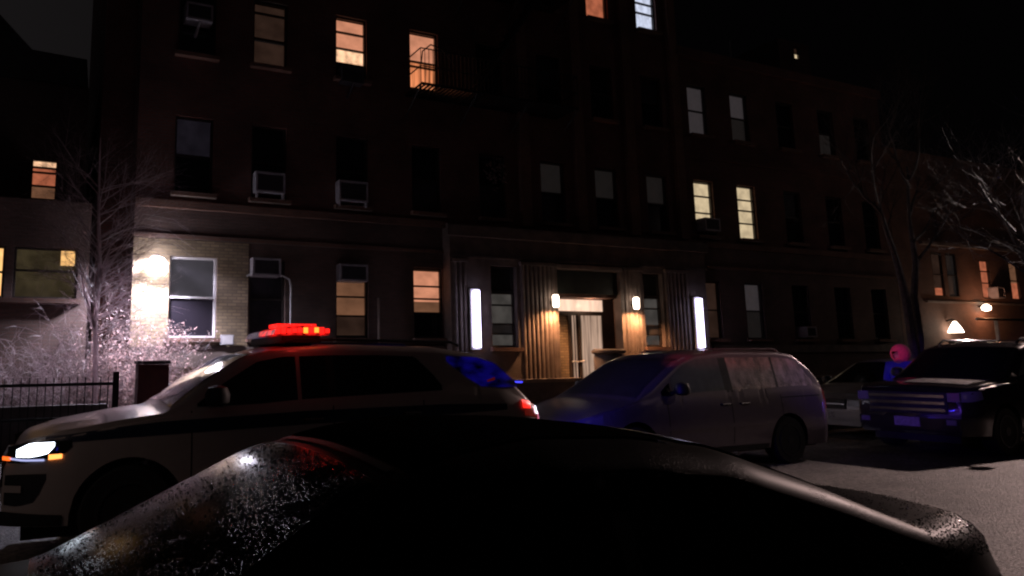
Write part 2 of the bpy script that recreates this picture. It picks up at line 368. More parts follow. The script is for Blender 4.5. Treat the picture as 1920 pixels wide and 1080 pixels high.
mb = MB(); mb.box(18.02, 28.6, 16.86, 16.998, 11.45, 11.78).box(18.02, 28.6, 16.93, 16.998, 8.05, 8.15); mb.build('cornice', 'red_brick', B)
mb = MB()
for x in (11.75, 13.72, 15.72, 17.72): mb.box(x, x+.34, 16.86, 16.998, 5.32, 15.9)
mb.build('pier', 'brown_brick', B)
G = Y0+.14
def kindwin(c, fi, **k):
    o = [q for q in ops if q[4] == c and q[5] == fi][0]
    done.add((c, fi)); return window(B, o[0], o[1], o[2], o[3], G, **k)
done = set()
kindwin(lc[0], 0, frame='frame_white', pane='lit_white_shade', lower='lit_violet', label='white framed window lit from beside by the wall lamp')
kindwin(lc[1], 0, pane='shade_glass'); 
kindwin(lc[2], 0, panes=[(.56, .78, 'lit_brown'), (.3, .56, 'lit_brown'), (.04, .3, 'lit_dim'), (.78, .96, 'night_glass')], rails=(.56, .3))
kindwin(lc[3], 0, panes=[(.66, .96, 'lit_orange'), (.52, .66, 'lit_orange'), (.35, .52, 'lit_brown'), (.04, .35, 'night_glass')], rails=(.74, .56, .36), label='warm lit window with blinds')
kindwin(lc[0], 1, pane='lit_violet', lower='night_glass')
kindwin(lc[1], 1, pane='night_glass'); kindwin(lc[2], 1, pane='night_glass'); kindwin(lc[3], 1, pane='night_glass', lower='shade_glass')
kindwin(lc[4], 1, panes=[(.5, .96, 'night_glass'), (.04, .5, 'shade_glass')])
kindwin(lc[5], 1, pane='dim_shade', lower='lit_olive' if 0 else 'shade_glass'); kindwin(lc[6], 1, pane='dim_shade', lower='night_glass'); kindwin(lc[7], 1, pane='dim_shade', lower='night_glass')
kindwin(lc[0], 2, pane='night_glass'); kindwin(lc[1], 2, panes=[(.46, .96, 'lit_dim'), (.04, .40, 'lit_dim')], rails=(.43, .82))
kindwin(lc[2], 2, panes=[(.75, .96, 'lit_orange'), (.5, .75, 'lit_orange'), (.30, .5, 'lit_peach'), (.04, .30, 'night_glass')], rails=(.76, .5), label='bright orange lit window above an air conditioner')
kindwin(lc[3], 2, panes=[(.52, .96, 'lit_orange'), (.04, .5, 'lit_curtain')], rails=(.5, .42), label='orange lit window with drawn curtains')
kindwin(lc[6], 3, panes=[(.04, .5, 'lit_red'), (.5, .96, 'lit_dim')]); 
kindwin(lc[7], 3, panes=[(.04, .36, 'lit_blue_white'), (.36, .96, 'lit_blue_white')], rails=(.36, .55), label='cold white lit window at the top')
kindwin(rc[0], 2, pane='pale_shade', lower='pale_shade'); kindwin(rc[1], 2, pane='pale_shade', lower='dim_shade')
kindwin(rc[0], 1, panes=[(.7, .96, 'lit_cream'), (.3, .7, 'lit_cream'), (.04, .3, 'night_glass')], rails=(.72, .42)); kindwin(rc[1], 1, pane='lit_cream', rails=(.74, .54, .3))
kindwin(rc[0], 0, pane='lit_dim'); kindwin(rc[1], 0, pane='pale_shade', lower='dim_shade')
kindwin(rc[3], 2, pane='night_glass', lower='dim_shade')
for o in ops:
    if (o[4], o[5]) not in done:
        kindwin(o[4], o[5], pane=random.choice(['night_glass', 'night_glass', 'shade_glass']), lower='night_glass')

# --- stone entrance of the building (projects 0.35 m)
P0 = 16.62
ent = MB(); eo = [(10.48, 11.30, 1.95, 4.12), (12.65, 14.9, 0.0, 4.12), (15.77, 16.53, 1.95, 4.12)]
wall_open(ent, 9.25, 18.32, 0, 5.1, P0, eo, depth=0.30)
ent.add([(9.25,P0,0),(9.25,16.998,0),(9.25,16.998,5.1),(9.25,P0,5.1)], [(0,3,2,1)]).add([(18.32,P0,0),(18.32,16.998,0),(18.32,16.998,5.1),(18.32,P0,5.1)], [(0,1,2,3)])
ent.add([(9.25,P0,5.1),(18.32,P0,5.1),(18.32,16.998,5.1),(9.25,16.998,5.1)], [(0,1,2,3)])
ent.build('entrance_wall', 'stone', B)
MB().box(9.15, 18.42, P0-.1, P0-.003, 4.86, 5.16).box(9.2, 18.38, P0-.05, P0-.003, 4.3, 4.36).build('entrance_cornice', 'stone', B)
for x0, x1, tz in ((9.32, 9.74, 4.17), (11.42, 12.56, 4.17), (15.02, 15.70, 4.17), (16.62, 17.56, 4.17)):
    mb = MB(); n = int(round((x1-x0)/.15)); s_ = (x1-x0)/n
    for i in range(n):
        a = x0+i*s_+.018; mb.tube([(a+s_/2-.018, P0+.045, .9), (a+s_/2-.018, P0+.045, tz)], s_*.56, 14)
    mb.box(x0-.03, x1+.03, P0-.09, P0-.003, .5, .9).box(x0-.03, x1+.03, P0-.09, P0-.003, tz, tz+.09)
    mb.build('fluted_pilaster', 'stone', B)
for x0, x1 in ((10.48, 11.30), (15.77, 16.53)):
    window(B, x0, x1, 3.45, 4.12, P0+.2, pane='green_board', rails=(), sill=False)
    window(B, x0, x1, 1.95, 3.44, P0+.2, panes=[(.76, .96, 'lit_grey'), (.42, .76, 'lit_grey'), (.24, .42, 'dim_shade'), (.04, .24, 'lit_grey')], rails=(.76, .42, .24), label='entrance side window with pale blinds')
MB().box(12.66, 14.89, P0+.12, P0+.18, 3.46, 4.11).build('dark_panel', 'green_board', B)
MB().box(12.6, 14.95, P0-.07, P0-.003, 4.13, 4.24).build('entrance_cornice', 'cast_stone', B)
mb = MB(); mb.box(12.66, 12.99, P0+.55, P0+.9, .85, 3.36).box(15.14, 15.3, P0+.3, P0+.9, .85, 3.36).box(12.66, 15.3, P0+.9, P0+.96, .85, 4.16).box(12.66, 14.89, P0+.2, P0+.9, 3.361, 3.455)
mb.build('vestibule', 'brown_brick', B)
MB().box(12.93, 15.2, P0-1.0+.55, P0+.9, .5, .85).build('door_step', 'dark_stone', B)
dy = P0+.62
light('hall_glow', B, (14.1, P0+.35, 3.2), 10, (1, .62, .4), .05)
D = MB().box(12.99, 13.05, dy, dy+.08, .85, 3.36).box(14.75, 14.98, dy, dy+.08, .85, 3.36).box(13.05, 14.75, dy, dy+.08, 2.88, 3.0).box(13.45, 13.55, dy, dy+.08, .85, 2.88).box(13.80, 13.90, dy, dy+.08, .85, 2.88).box(14.68, 14.75, dy, dy+.08, .85, 2.88).box(14.98, 15.14, dy, dy+.08, .85, 3.36).build('door', 'frame_dark', B)
MB().box(13.05, 14.75, dy+.03, dy+.05, 3.0, 3.34).build('transom', 'lit_transom', D)
MB().box(13.9, 14.68, dy+.03, dy+.05, .87, 2.88).build('pane', 'lit_door', D)
MB().box(13.6, 13.66, dy+.03, dy+.05, .87, 2.88).box(13.7, 13.74, dy+.03, dy+.05, .87, 2.88).build('pane', 'lit_door', D)
MB().box(13.55, 13.6, dy+.03, dy+.05, .87, 2.88).box(13.66, 13.7, dy+.03, dy+.05, .87, 2.88).box(13.74, 13.8, dy+.03, dy+.05, .87, 2.88).build('door_panel', 'frame_dark', D)
MB().box(13.05, 13.45, dy+.03, dy+.05, .87, 2.88).build('side_panel', 'lit_tone_brick', D)
MB().tube([(13.5, dy-.04, 1.55), (13.95, dy-.04, 1.55)], .022, 8).build('handle', 'frame_white', D)

def fixture_strip(x, z0, z1, label):
    t = thing('strip_lamp', (x, P0, z0), label, 'lamp', 'vertical strip lamps beside the entrance')
    MB().box(x-.15, x+.15, P0-.10, P0-.02, z0-.05, z1+.05).build('housing', 'frame_white', t)
    MB().tube([(x, P0-.15, z0), (x, P0-.15, z1)], .095, 12).build('tube', 'strip_light', t, smooth=True)
fixture_strip(9.93, 1.95, 3.42, 'tall white strip lamp on the left side of the entrance')
fixture_strip(17.82, 1.92, 3.40, 'tall white strip lamp on the right side of the entrance')
def sconce(x, z, label):
    t = thing('wall_sconce', (x, P0, z), label, 'lamp', 'warm sconces beside the entrance door')
    MB().box(x-.06, x+.06, P0-.12, P0-.1, z-.1, z+.1).box(x-.05, x+.05, P0-.1, P0-.003, z-.03, z+.03).build('bracket', 'iron', t)
    MB().lathe((x, P0-.2, z-.15), [(.05, 0), (.085, .04), (.09, .3), (.06, .34)], 14).build('lamp_shade', 'sconce_light', t, smooth=True)
    light('sconce_glow', t, (x, P0-.27, z-.10), 1100, (1, .46, .20), .05, 'SPOT', aim=(x, P0-.12, 0), size=150, blend=.9)
sconce(12.42, 3.18, 'warm glowing sconce left of the entrance door')
sconce(15.28, 3.18, 'warm glowing sconce right of the entrance door')

# entrance forecourt
t = thing('entrance_steps', (14, 15.9, .14), 'dark stone steps rising to the apartment entrance door', 'steps')
for i in range(4): MB().box(12.6, 15.6, 15.05+i*.3, 16.16, .14+i*.12, .14+(i+1)*.12-.002).build('step', 'dark_stone', t)
t = thing('gate_pier', (13.45, 15.7, .14), 'tall dark grey pier with flat cap right of the entrance door', 'pier')
MB().lathe((13.45, 15.6, .14), [(.46, 0), (.44, .1), (.36, .12), (.39, 1.5), (.36, 1.6)], 24).build('shaft', 'dark_stone', t, smooth=True)
MB().lathe((13.45, 15.6, 1.742), [(.40, 0), (.44, .03), (.44, .09), (.38, .13)], 24).build('cap', 'dark_stone', t, smooth=True)
t = thing('low_wall', (10.5, 15.5, .14), 'low stone wall with pale cap left of the entrance steps', 'wall')
MB().box(8.9, 12.3, 15.4, 15.62, .14, 1.05).build('body', 'dark_stone', t); MB().box(8.85, 12.35, 15.36, 15.66, 1.052, 1.14).build('cap', 'cast_stone', t)
t = thing('low_wall', (18, 15.5, .14), 'low stone wall right of the entrance behind the silver minivan', 'wall')
MB().box(15.9, 27.5, 15.4, 15.62, .14, .95).build('body', 'dark_stone', t); MB().box(15.85, 27.55, 15.36, 15.66, .952, 1.02).build('cap', 'cast_stone', t)

# --- floodlight on the left pier of the building
t = thing('floodlight', (1.98, 17, 3.8), 'dazzling white floodlight on the brick wall left of the white framed window', 'lamp')
MB().box(1.9, 2.06, 16.97, 16.985, 3.62, 3.9).build('bracket', 'iron', t)
MB().lathe((1.98, 16.74, 3.58), [(.17, 0), (.22, .06), (.22, .24), (.12, .36)], 18).build('lamp_head', 'flood_light', t, smooth=True)
light('wall_wash', t, (1.93, 16.62, 3.98), 1100, (.82, .78, 1.0), .06, 'SPOT', aim=(1.85, 16.68, 0), size=165, blend=.5)
light('flood_glow', t, (1.90, 16.22, 3.80), 1150, (.86, .82, 1.0), .07, 'SPOT', aim=(1.7, 16.1, 0), size=140, blend=.5)
# utility box and pipe
t = thing('meter_box', (3.5, 16.95, 2.2), 'small pale meter box right of the white framed window', 'box')
MB().box(3.42, 3.72, 16.80, 16.895, 2.03, 2.26).build('body', 'ac_metal', t, bevel=.01); MB().box(3.45, 3.69, 16.785, 16.798, 2.05, 2.24).build('lid', 'frame_white', t)
t = thing('drain_pipe', (5.05, 16.9, 2), 'thin pale conduit bent around the window behind the red light bar', 'pipe')
MB().tube([(4.0, 16.9, 3.62), (4.06, 16.88, 3.66), (4.86, 16.88, 3.66), (5.02, 16.88, 3.58), (5.06, 16.88, 3.45), (5.06, 16.88, 2.02)], .022, 6).build('pipe', 'frame_white', t, smooth=True)
t = thing('drain_pipe', (7.4, 16.9, 2), 'thin drain pipe right of the brown lit ground floor window', 'pipe')
MB().tube([(7.35, 16.92, 3.2), (7.35, 16.92, .3)], .03, 6).build('pipe', 'cast_stone', t, smooth=True)

# --- air conditioners
def aircon(x, z, label, w_=.62, h=.42, y=16.72, legs=False, mt='ac_metal'):
    t = thing('air_conditioner', (x, y, z), label, 'air conditioner', 'window air conditioners on the brick facade')
    f = .05; mb = MB()
    mb.box(x-w_/2, x-w_/2+f, y, y+.42, z, z+h).box(x+w_/2-f, x+w_/2, y, y+.42, z, z+h).box(x-w_/2+f, x+w_/2-f, y, y+.42, z, z+f).box(x-w_/2+f, x+w_/2-f, y, y+.42, z+h-f, z+h)
    mb.build('casing', mt, t, bevel=.006)
    mb = MB(); mb.box(x-w_/2+f, x+w_/2-f, y+.03, y+.40, z+f, z+h-f)
    k = 7
    for i in range(k): zz = z+f+(h-2*f)*(i+.5)/k; mb.box(x-w_/2+f, x+w_/2-f, y+.012, y+.028, zz-.012, zz+.012)
    mb.build('grille', 'ac_grille', t)
    if legs == 'tilt': MB().tube([(x+.03, y+.05, z-.003), (x-.06, y+.27, z-.34)], .035, 6).build('bracket', mt, t)
    elif legs:
        MB().box(x-w_/2+.02, x-w_/2+.06, y+.02, y+.26, z-.12, z-.003).build('bracket', mt, t); MB().box(x+w_/2-.06, x+w_/2-.02, y+.02, y+.26, z-.12, z-.003).build('bracket', mt, t)
aircon(2.75, 9.62, 'grey air conditioner with slanted bracket highest at the far left', legs='tilt')
aircon(4.50, 5.62, 'pale framed air conditioner on two brackets above the red light bar', legs=True, w_=.72, h=.5)
aircon(6.62, 5.58, 'pale air conditioner one window right of the one above the light bar', legs=True, w_=.78, h=.52)
aircon(4.44, 3.63, 'air conditioner in the top of the window behind the bent conduit', w_=.68)
aircon(6.62, 3.58, 'air conditioner in the top of the brown lit ground floor window', w_=.74)
aircon(6.62, 8.68, 'dark air conditioner below the brightest orange upper window', legs='tilt', w_=.6, mt='ac_grille')
aircon(18.95, 5.62, 'small air conditioner under the left cream lit window', w_=.66, h=.42)
aircon(23.2, 2.25, 'small pale air conditioner low on the wall above the minivan roof', w_=.5, h=.36)

# --- fire escape in front of the middle windows
t = thing('fire_escape', (10.5, 16.4, 8.5), 'black iron fire escape across the upper middle windows', 'fire escape')
for zf in (8.62, 11.95):
    mb = MB(); mb.box(8.2, 13.2, 16.0, 16.04, zf, zf+.06).box(8.2, 13.2, 16.94, 16.98, zf, zf+.06)
    for i in range(42): x = 8.2+i*.12; mb.box(x, x+.035, 16.04, 16.94, zf+.01, zf+.05)
    mb.build('platform', 'iron', t)
    mb = MB()
    for z in (.5, .98): mb.tube([(8.2, 16.02, zf+z), (13.2, 16.02, zf+z)], .018, 5).tube([(8.2, 16.02, zf+z), (8.2, 16.97, zf+z)], .018, 5).tube([(13.2, 16.02, zf+z), (13.2, 16.97, zf+z)], .018, 5)
    for i in range(43): x = 8.2+i*.119; mb.tube([(x, 16.02, zf+.05), (x, 16.02, zf+.98)], .009, 4)
    for i in (0, 14, 28, 42): x = 8.2+i*.119; mb.tube([(x, 16.02, zf), (x, 16.98, zf-.6)], .02, 5)
    mb.build('railing', 'iron', t)
mb = MB()
for k in (0, .55): mb.tube([(9.9, 16.2+k, 8.68), (12.2, 16.2+k, 11.95)], .03, 5)
for i in range(13): a = i/13; mb.box(9.9+2.3*a-.1, 9.9+2.3*a+.1, 16.2, 16.75, 8.7+3.3*a, 8.73+3.3*a)
mb.build('ladder', 'iron', t)
mb = MB()
mb.tube([(8.45, 16.5, 9.4), (8.5, 16.5, 9.75), (8.75, 16.5, 9.98), (9.1, 16.5, 9.9), (9.5, 16.5, 9.5)], .02, 5); mb.build('handrail', 'iron', t)
# wreath / hanging ornament in the window C4
t = thing('hanging_plant', (10.85, 16.9, 6.5), 'straggly pale plant hanging in the dim window right of the fire escape', 'plant')
mb = MB()
for i in range(60):
    a = random.uniform(0, 2*PI); r = random.uniform(.05, .36); x, z = 10.88+r*math.cos(a), 6.72+1.35*r*math.sin(a)
    mb.add([(x, 16.86, z), (x+random.uniform(.03, .1), 16.85, z+random.uniform(-.05, .05)), (x+random.uniform(-.02, .05), 16.88, z+random.uniform(.04, .09))], [(0, 1, 2)])
mb.build('leaves', 'dry_leaf', t); MB().tube([(10.88, 16.9, 7.25), (10.88, 16.88, 6.6)], .008, 4).build('stem', 'twig', t)

# --- rooftop pieces
t = thing('roof_bulkhead', (28, 20, 11.7), 'small rooftop hut with one lit window above the right wing', 'building')
mb = MB(); wall_open(mb, 26.6, 28.5, 11.7, 14.7, 19.5, [(27.55, 27.9, 13.95, 14.5)], .12); mb.add([(26.6,19.5,11.7),(26.6,22,11.7),(26.6,22,14.7),(26.6,19.5,14.7),(28.5,19.5,11.7),(28.5,22,11.7),(28.5,22,14.7),(28.5,19.5,14.7)], [(0,3,2,1),(4,5,6,7),(3,7,6,2)])
mb.build('wall', 'dark_brick', t)
window(t, 27.55, 27.9, 13.95, 14.5, 19.58, pane='lit_dim', lower='lit_cream', sill=False)
t = thing('roof_aerial', (20.9, 17.6, 11.7), 'thin rooftop aerial on the edge of the right wing', 'aerial')
mb = MB(); mb.tube([(21.2, 17.4, 11.7), (21.2, 17.4, 12.7)], .02, 5)
for i in range(5): mb.tube([(20.95+i*.03, 17.2, 12.2+i*.1), (21.45-i*.03, 17.6, 12.2+i*.1)], .009, 4)
mb.build('mast', 'ac_metal', t)

# ------------------------------------------------------------------ left house
H = thing('brick_house', (-4, 17.5, 0), 'dark gabled house with a lower purple brown front at the left edge', 'house')
go = [(-1.62, -.98, 3.0, 4.08), (-.82, .40, 3.0, 4.08), (-4.2, -3.2, 3.0, 4.08)]
mb = MB(); wall_open(mb, -9, .62, 0, 5.1, 17.0, go, .15); mb.add([(.62,17,0),(.62,19,0),(.62,19,5.1),(.62,17,5.1)], [(0,1,2,3)]).add([(-9,17,5.1),(.62,17,5.1),(.62,19,5.1),(-9,19,5.1)], [(0,1,2,3)])
mb.build('wall', 'dim_brick', H)
window(H, -1.62, -.98, 3.0, 4.08, 17.1, panes=[(.04, .96, 'lit_yellow')], label='bright orange edge window')
window(H, -.82, .40, 3.0, 4.08, 17.1, panes=[(.55, .96, 'lit_olive'), (.04, .55, 'lit_olive')], rails=(.55,), label='dim olive window with a bright corner')
MB().box(.06, .33, 17.02, 17.05, 3.72, 4.03).build('lit_pane', 'lit_yellow', H)
window(H, -4.2, -3.2, 3.0, 4.08, 17.1)
mb = MB(); wall_open(mb, -9, .5, 5.1, 8.4, 19.0, [(-.68, -.10, 5.5, 6.5)], .15)
mb.add([(.5,19,0),(.5,28,0),(.5,28,8.4),(.5,19,8.4)], [(0,1,2,3)])
mb.build('wall', 'dark_brick', H)['label'] = 'dark upper wall set back behind the low front'
window(H, -.68, -.10, 5.5, 6.5, 19.08, panes=[(.80, .96, 'lit_peach'), (.35, .8, 'lit_red'), (.04, .35, 'lit_brown')], rails=(.8, .68, .35), label='small lit window on the upper floor')
mb = MB(); mb.prism([(-9, 8.402), (.48, 8.402), (.42, 9.1), (-.8, 9.15), (-2.2, 10.6), (-4.6, 12.2), (-9, 12.2)], 18.9, 28); mb.build('roof', 'roofing', H)

# ------------------------------------------------------------------ right house
R_ = thing('brick_house', (35, 17, 0), 'brown brick house with lit windows and a warm porch lamp at the right edge', 'house')
ro = [(30.9, 31.6, 3.85, 5.6), (31.85, 32.55, 3.85, 5.6), (34.15, 34.85, 3.85, 5.45), (36.3, 37.0, 3.85, 5.45), (37.5, 38.2, 3.85, 5.45), (40, 40.8, 3.85, 5.45)]
mb = MB(); wall_open(mb, 28.62, 50, 0, 9.6, 17.0, ro, .15); mb.add([(28.62,17,9.6),(28.62,17,9.6),(28.62,28,9.6),(50,28,9.6),(50,17,9.6)], [(0,2,3,4)])
mb.build('wall', 'brown_brick', R_)
MB().box(30.2, 50, 16.86, 16.998, 5.86, 5.98).box(30.2, 50, 16.9, 16.998, 3.6, 3.68).build('ledge', 'cast_stone', R_)
window(R_, *ro[0], 17.06, panes=[(.04, .2, 'lit_red'), (.2, .96, 'lit_dim')], sill=False)
window(R_, *ro[1], 17.06, panes=[(.04, .96, 'dim_shade')], sill=False)
window(R_, *ro[2], 17.06, panes=[(.04, .96, 'lit_red')], rails=(.7, .4), sill=False, label='reddish lit window above the porch lamp')
window(R_, *ro[3], 17.06, panes=[(.04, .45, 'lit_red'), (.45, .96, 'lit_brown')], sill=False)
for q in ro[4:]: window(R_, *q, 17.06, pane='dim_shade', sill=False)
aircon(34.95, 3.86, 'small air conditioner beside the reddish window of the right house', w_=.5, h=.45)
t = thing('porch_lamp', (33.7, 16.9, 3.4), 'warm orange porch lamp on the brown house wall', 'lamp')
MB().tube([(33.7, 16.98, 3.5), (33.7, 16.8, 3.55)], .03, 6).build('arm', 'iron', t)
MB().lathe((33.7, 16.72, 3.32), [(.06, 0), (.15, .05), (.16, .16), (.06, .26)], 12).build('lamp_head', 'sconce_light', t, smooth=True)
light('porch_glow', t, (33.7, 16.45, 3.35), 45, (1, .42, .2), .08)
t = thing('wall_lamp', (31.4, 16.9, 2.5), 'cold white wall lamp below and left of the warm porch lamp', 'lamp')
MB().tube([(31.4, 16.98, 2.9), (31.4, 16.8, 2.95), (31.4, 16.7, 2.9)], .03, 6).build('arm', 'iron', t)
MB().lathe((31.4, 16.7, 2.45), [(.26, 0), (.20, .16), (.10, .34), (.05, .42)], 14).build('lamp_head', 'sconce_light', t, smooth=True)
light('lamp_glow', t, (31.4, 16.45, 2.5), 25, (1, .85, .75), .08)
t = thing('pipe_rail', (36, 16.2, 2.2), 'dark horizontal rail on a post below the porch lamp', 'rail')
MB().tube([(31.9, 16.2, 2.95), (44, 16.2, 2.95)], .05, 6).build('rail', 'iron', t); MB().tube([(33.2, 16.2, .14), (33.2, 16.2, 2.9)], .07, 8).build('post', 'cast_stone', t)
t = thing('hedge_wall', (34, 15.6, .14), 'dark low boundary wall in front of the right house', 'wall')
MB().box(28.9, 50, 15.4, 15.65, .14, 2.05).build('body', 'dark_brick', t); MB().box(28.85, 50, 15.36, 15.69, 2.052, 2.12).build('cap', 'dark_stone', t)

# ------------------------------------------------------------------ trees, shrub, fence
def branch(mb, p, d, L, r, depth, spread=.6, n=5, up=.15, twigs=None):
    pts = [Vector(p)]; rs = [r]; dd = Vector(d).normalized(); k = 5
    for i in range(k):
        dd = (dd+Vector((random.uniform(-1, 1), random.uniform(-1, 1), random.uniform(-1, 1)))*.16+Vector((0, 0, up*.25))).normalized()
        pts.append(pts[-1]+dd*L/k); rs.append(r*(1-.55*(i+1)/k))
    mb.tube(pts, rs, n, cap=False)
    if depth > 0:
        for i in range(2, k+1):
            for q in range(random.choice((1, 2)) if i < k else 2):
                a = Vector((random.uniform(-1, 1), random.uniform(-1, 1), random.uniform(-.5, .8))).normalized()
                nd = (dd*(1-spread)+a*spread).normalized()
                branch(mb, pts[i], nd, L*random.uniform(.5, .72), rs[i]*.62, depth-1, spread, max(3, n-1), up)
# slim tree beside the floodlight
t = thing('street_tree', (1.05, 15.2, .14), 'slim bare tree lit by the floodlight beside the shrub', 'tree')
TP = [(.72, 15.0, .14), (.75, 15.0, 1.2), (.70, 15.0, 2.4), (.74, 15.02, 3.4), (.66, 15.0, 4.6), (.64, 15.0, 6.0)]
MB().tube(TP, [.055, .05, .045, .04, .028, .01], 7).tube([(.70, 15, 2.3), (.5, 14.9, 2.9), (.36, 14.9, 3.6)], [.03, .02, .01], 5).build('trunk', 'twig', t, smooth=True)
mb = MB(); random.seed(11)
for i in range(52):
    z = random.uniform(1.9, 5.0); a = random.uniform(0, 2*PI); 
    branch(mb, (.70, 15, z), (math.cos(a)+.35, math.sin(a)*.6, .7), random.uniform(.6, 1.25), .011, 2, .5, 3, .0)
for i in range(9):                                            # long arching whips over the lamp
    z = random.uniform(2.8, 3.6); x1 = random.uniform(1.4, 2.6); zt = random.uniform(3.9, 4.7)
    mb.tube([(.7, 15, z), (.9, 15.1, z+.6), ((.9+x1)/2, 15.2, zt), (x1, 15.3, zt-.05), (x1+.35, 15.3, zt-.28)], [.010, .009, .007, .005, .003], 4)
mb.build('crown', 'twig', t)
# twiggy shrub
t = thing('twiggy_shrub', (.8, 15.3, .14), 'dense leafless shrub glittering under the floodlight', 'shrub')
mb = MB(); lf = MB(); random.seed(5)
for i in range(300):
    bx_, by_ = 2.0-2.9*random.random()**1.3, random.uniform(15.7, 16.85)
    d = Vector((random.uniform(-.55, .55), random.uniform(-.4, .3), 1))
    L = random.uniform(1.2, 2.9)*(1-.30*abs(bx_-.7)/1.6)
    pts = [Vector((bx_, by_, .14))]; dd = d.normalized()
    for k in range(6):
        dd = (dd+Vector((random.uniform(-1, 1), random.uniform(-1, 1), random.uniform(-.6, .4)))*.22).normalized(); pts.append(pts[-1]+dd*L/6)
    mb.tube(pts, [.008, .007, .006, .005, .004, .003, .002], 3, cap=False)
    for p in pts[3:]:
        for q in range(3):
            dv = Vector((random.uniform(-1, 1), random.uniform(-1, .5), random.uniform(-.7, .9))).normalized(); e = p+dv*random.uniform(.15, .42)
            mb.tube([p, (p+e)/2+Vector((0, 0, .02)), e], [.004, .003, .0015], 3, cap=False)
            if e.x > .95-.8*random.random():
                for _ in range(7 if e.x > 1.0 else 2):
                    e2 = e+Vector((random.uniform(-.1, .1), random.uniform(-.1, .1), random.uniform(-.1, .1)))
                    s_ = random.uniform(.018, .042); u = Vector((random.uniform(-1, 1), random.uniform(-1, 1), random.uniform(-1, 1)))*s_; v = Vector((random.uniform(-1, 1), random.uniform(-1, 1), random.uniform(-1, 1)))*s_
                    lf.add([e2, e2+u, e2+v], [(0, 1, 2)])
mb.build('twigs', 'twig', t); lf.build('leaves', 'dry_leaf', t)
# iron fence and dark red cabinet
t = thing('iron_fence', (-1, 13.6, .14), 'dark low iron fence in front of the shrub', 'fence')
mb = MB()
for z in (1.30, .75): mb.tube([(-5, 13.6, z), (.95, 13.6, z)], .028, 6)
mb.build('rail', 'iron', t)
mb = MB()
for i in range(50): x = -5+i*.12; mb.tube([(x, 13.6, .2), (x, 13.6, 1.42)], .011, 4)
mb.build('bar', 'iron', t)
mb = MB(); mb.box(-5, .9, 13.9, 14.05, .14, .95); mb.build('plinth', 'dark_stone', t)
for x in (-3, -1, 1): MB().box(x-.05, x+.05, 13.55, 13.65, .14, 1.5).build('post', 'iron', t)
t = thing('utility_cabinet', (1.62, 13.4, .14), 'dark red boxy cabinet between the shrub and the police car hood', 'cabinet')
MB().box(1.32, 1.82, 13.2, 13.7, .14, 1.62).build('body', 'dark_red_paint', t, bevel=.01); MB().box(1.30, 1.84, 13.18, 13.72, 1.622, 1.68).build('lid', 'iron', t)
MB().box(1.36, 1.78, 13.185, 13.197, .3, 1.55).build('door', 'dark_red_paint', t)

# right trees
t = thing('street_tree', (20, 11.4, .14), 'bare forked tree on the pavement behind the red capped person', 'tree')
random.seed(21)
MB().tube([(19.9, 11.9, .14), (19.9, 11.6, 1.6), (19.82, 11.6, 3.0), (19.6, 11.6, 4.0), (19.0, 11.5, 5.2)], [.13, .11, .10, .08, .05], 9).tube([(20.15, 11.9, .14), (20.2, 11.6, 2.0), (20.15, 11.6, 3.1), (20.4, 11.6, 4.0), (20.5, 11.7, 5.2), (20.5, 11.6, 6.6)], [.12, .1, .09, .075, .05, .03], 9).build('trunk', 'bark', t, smooth=True)
mb = MB()
for p, d in [((19.6, 11.6, 4.0), (-.6, -.1, 1)), ((19.0, 11.5, 5.2), (-.3, .2, 1)), ((19.0, 11.5, 5.2), (-1, 0, .4)), ((20.4, 11.6, 4.0), (.8, -.3, .9)), ((20.5, 11.7, 5.2), (.8, .2, .9)), ((20.5, 11.6, 6.0), (-.3, .2, 1)), ((20.5, 11.6, 6.2), (.5, -.3, 1)), ((20.45, 11.6, 4.6), (1, .3, .5))]:
    branch(mb, p, d, 2.0, .04, 3, .5, 4, .3)
mb.build('crown', 'bark', t)
t = thing('street_tree', (17.8, 7.8, .14), 'bare tree reaching in from the right edge with lit branch tips', 'tree')
TT = Vector((21.6, 9.6, 0)); random.seed(4)
MB().tube([TT, TT+Vector((.05, 0, 2)), TT+Vector((-.1, 0, 3.6)), TT+Vector((-.2, .1, 4.6))], [.17, .15, .13, .10], 10).build('trunk', 'bark', t, smooth=True)
mb = MB()
for i in range(6):
    branch(mb, TT+Vector((-.15, .05, 3.3+i*.22)), (-1+random.uniform(-.2, .5), random.uniform(-.6, .3), random.uniform(.05, .6)), random.uniform(1.7, 2.4), .032, 3 if i % 2 else 2, .5, 4, .0)
for i in range(4):
    branch(mb, TT+Vector((-.15, .05, 4.3)), (random.uniform(-.4, 1), random.uniform(-.6, .6), random.uniform(.4, 1)), 2.0, .05, 2, .5, 4, .1)
mb.build('crown', 'pale_bark', t)

# street lamp beyond the right edge of the picture: lights the asphalt and the branches
t = thing('street_lamp', (29.5, 11.0, .15), 'tall street lamp at the kerb beyond the right parked cars', 'street lamp')
MB().tube([(29.5, 11, .15), (29.5, 11, 8.4)], [.11, .07], 12).build('pole', 'iron', t, smooth=True)
MB().tube([(29.5, 11, 8.4), (29.35, 10.2, 8.9), (29.2, 9.2, 9.0)], [.05, .04, .035], 8).build('arm', 'iron', t, smooth=True)
MB().lathe((29.2, 9.0, 8.82), [(.10, 0), (.22, .06), (.16, .2), (.05, .24)], 14).build('lamp_head', 'ac_metal', t, smooth=True)
light('lamp_glow', t, (29.2, 8.9, 8.7), 11000, (1, .70, .64), .15, 'SPOT', aim=(9, 2.5, 0), size=34, blend=.6)

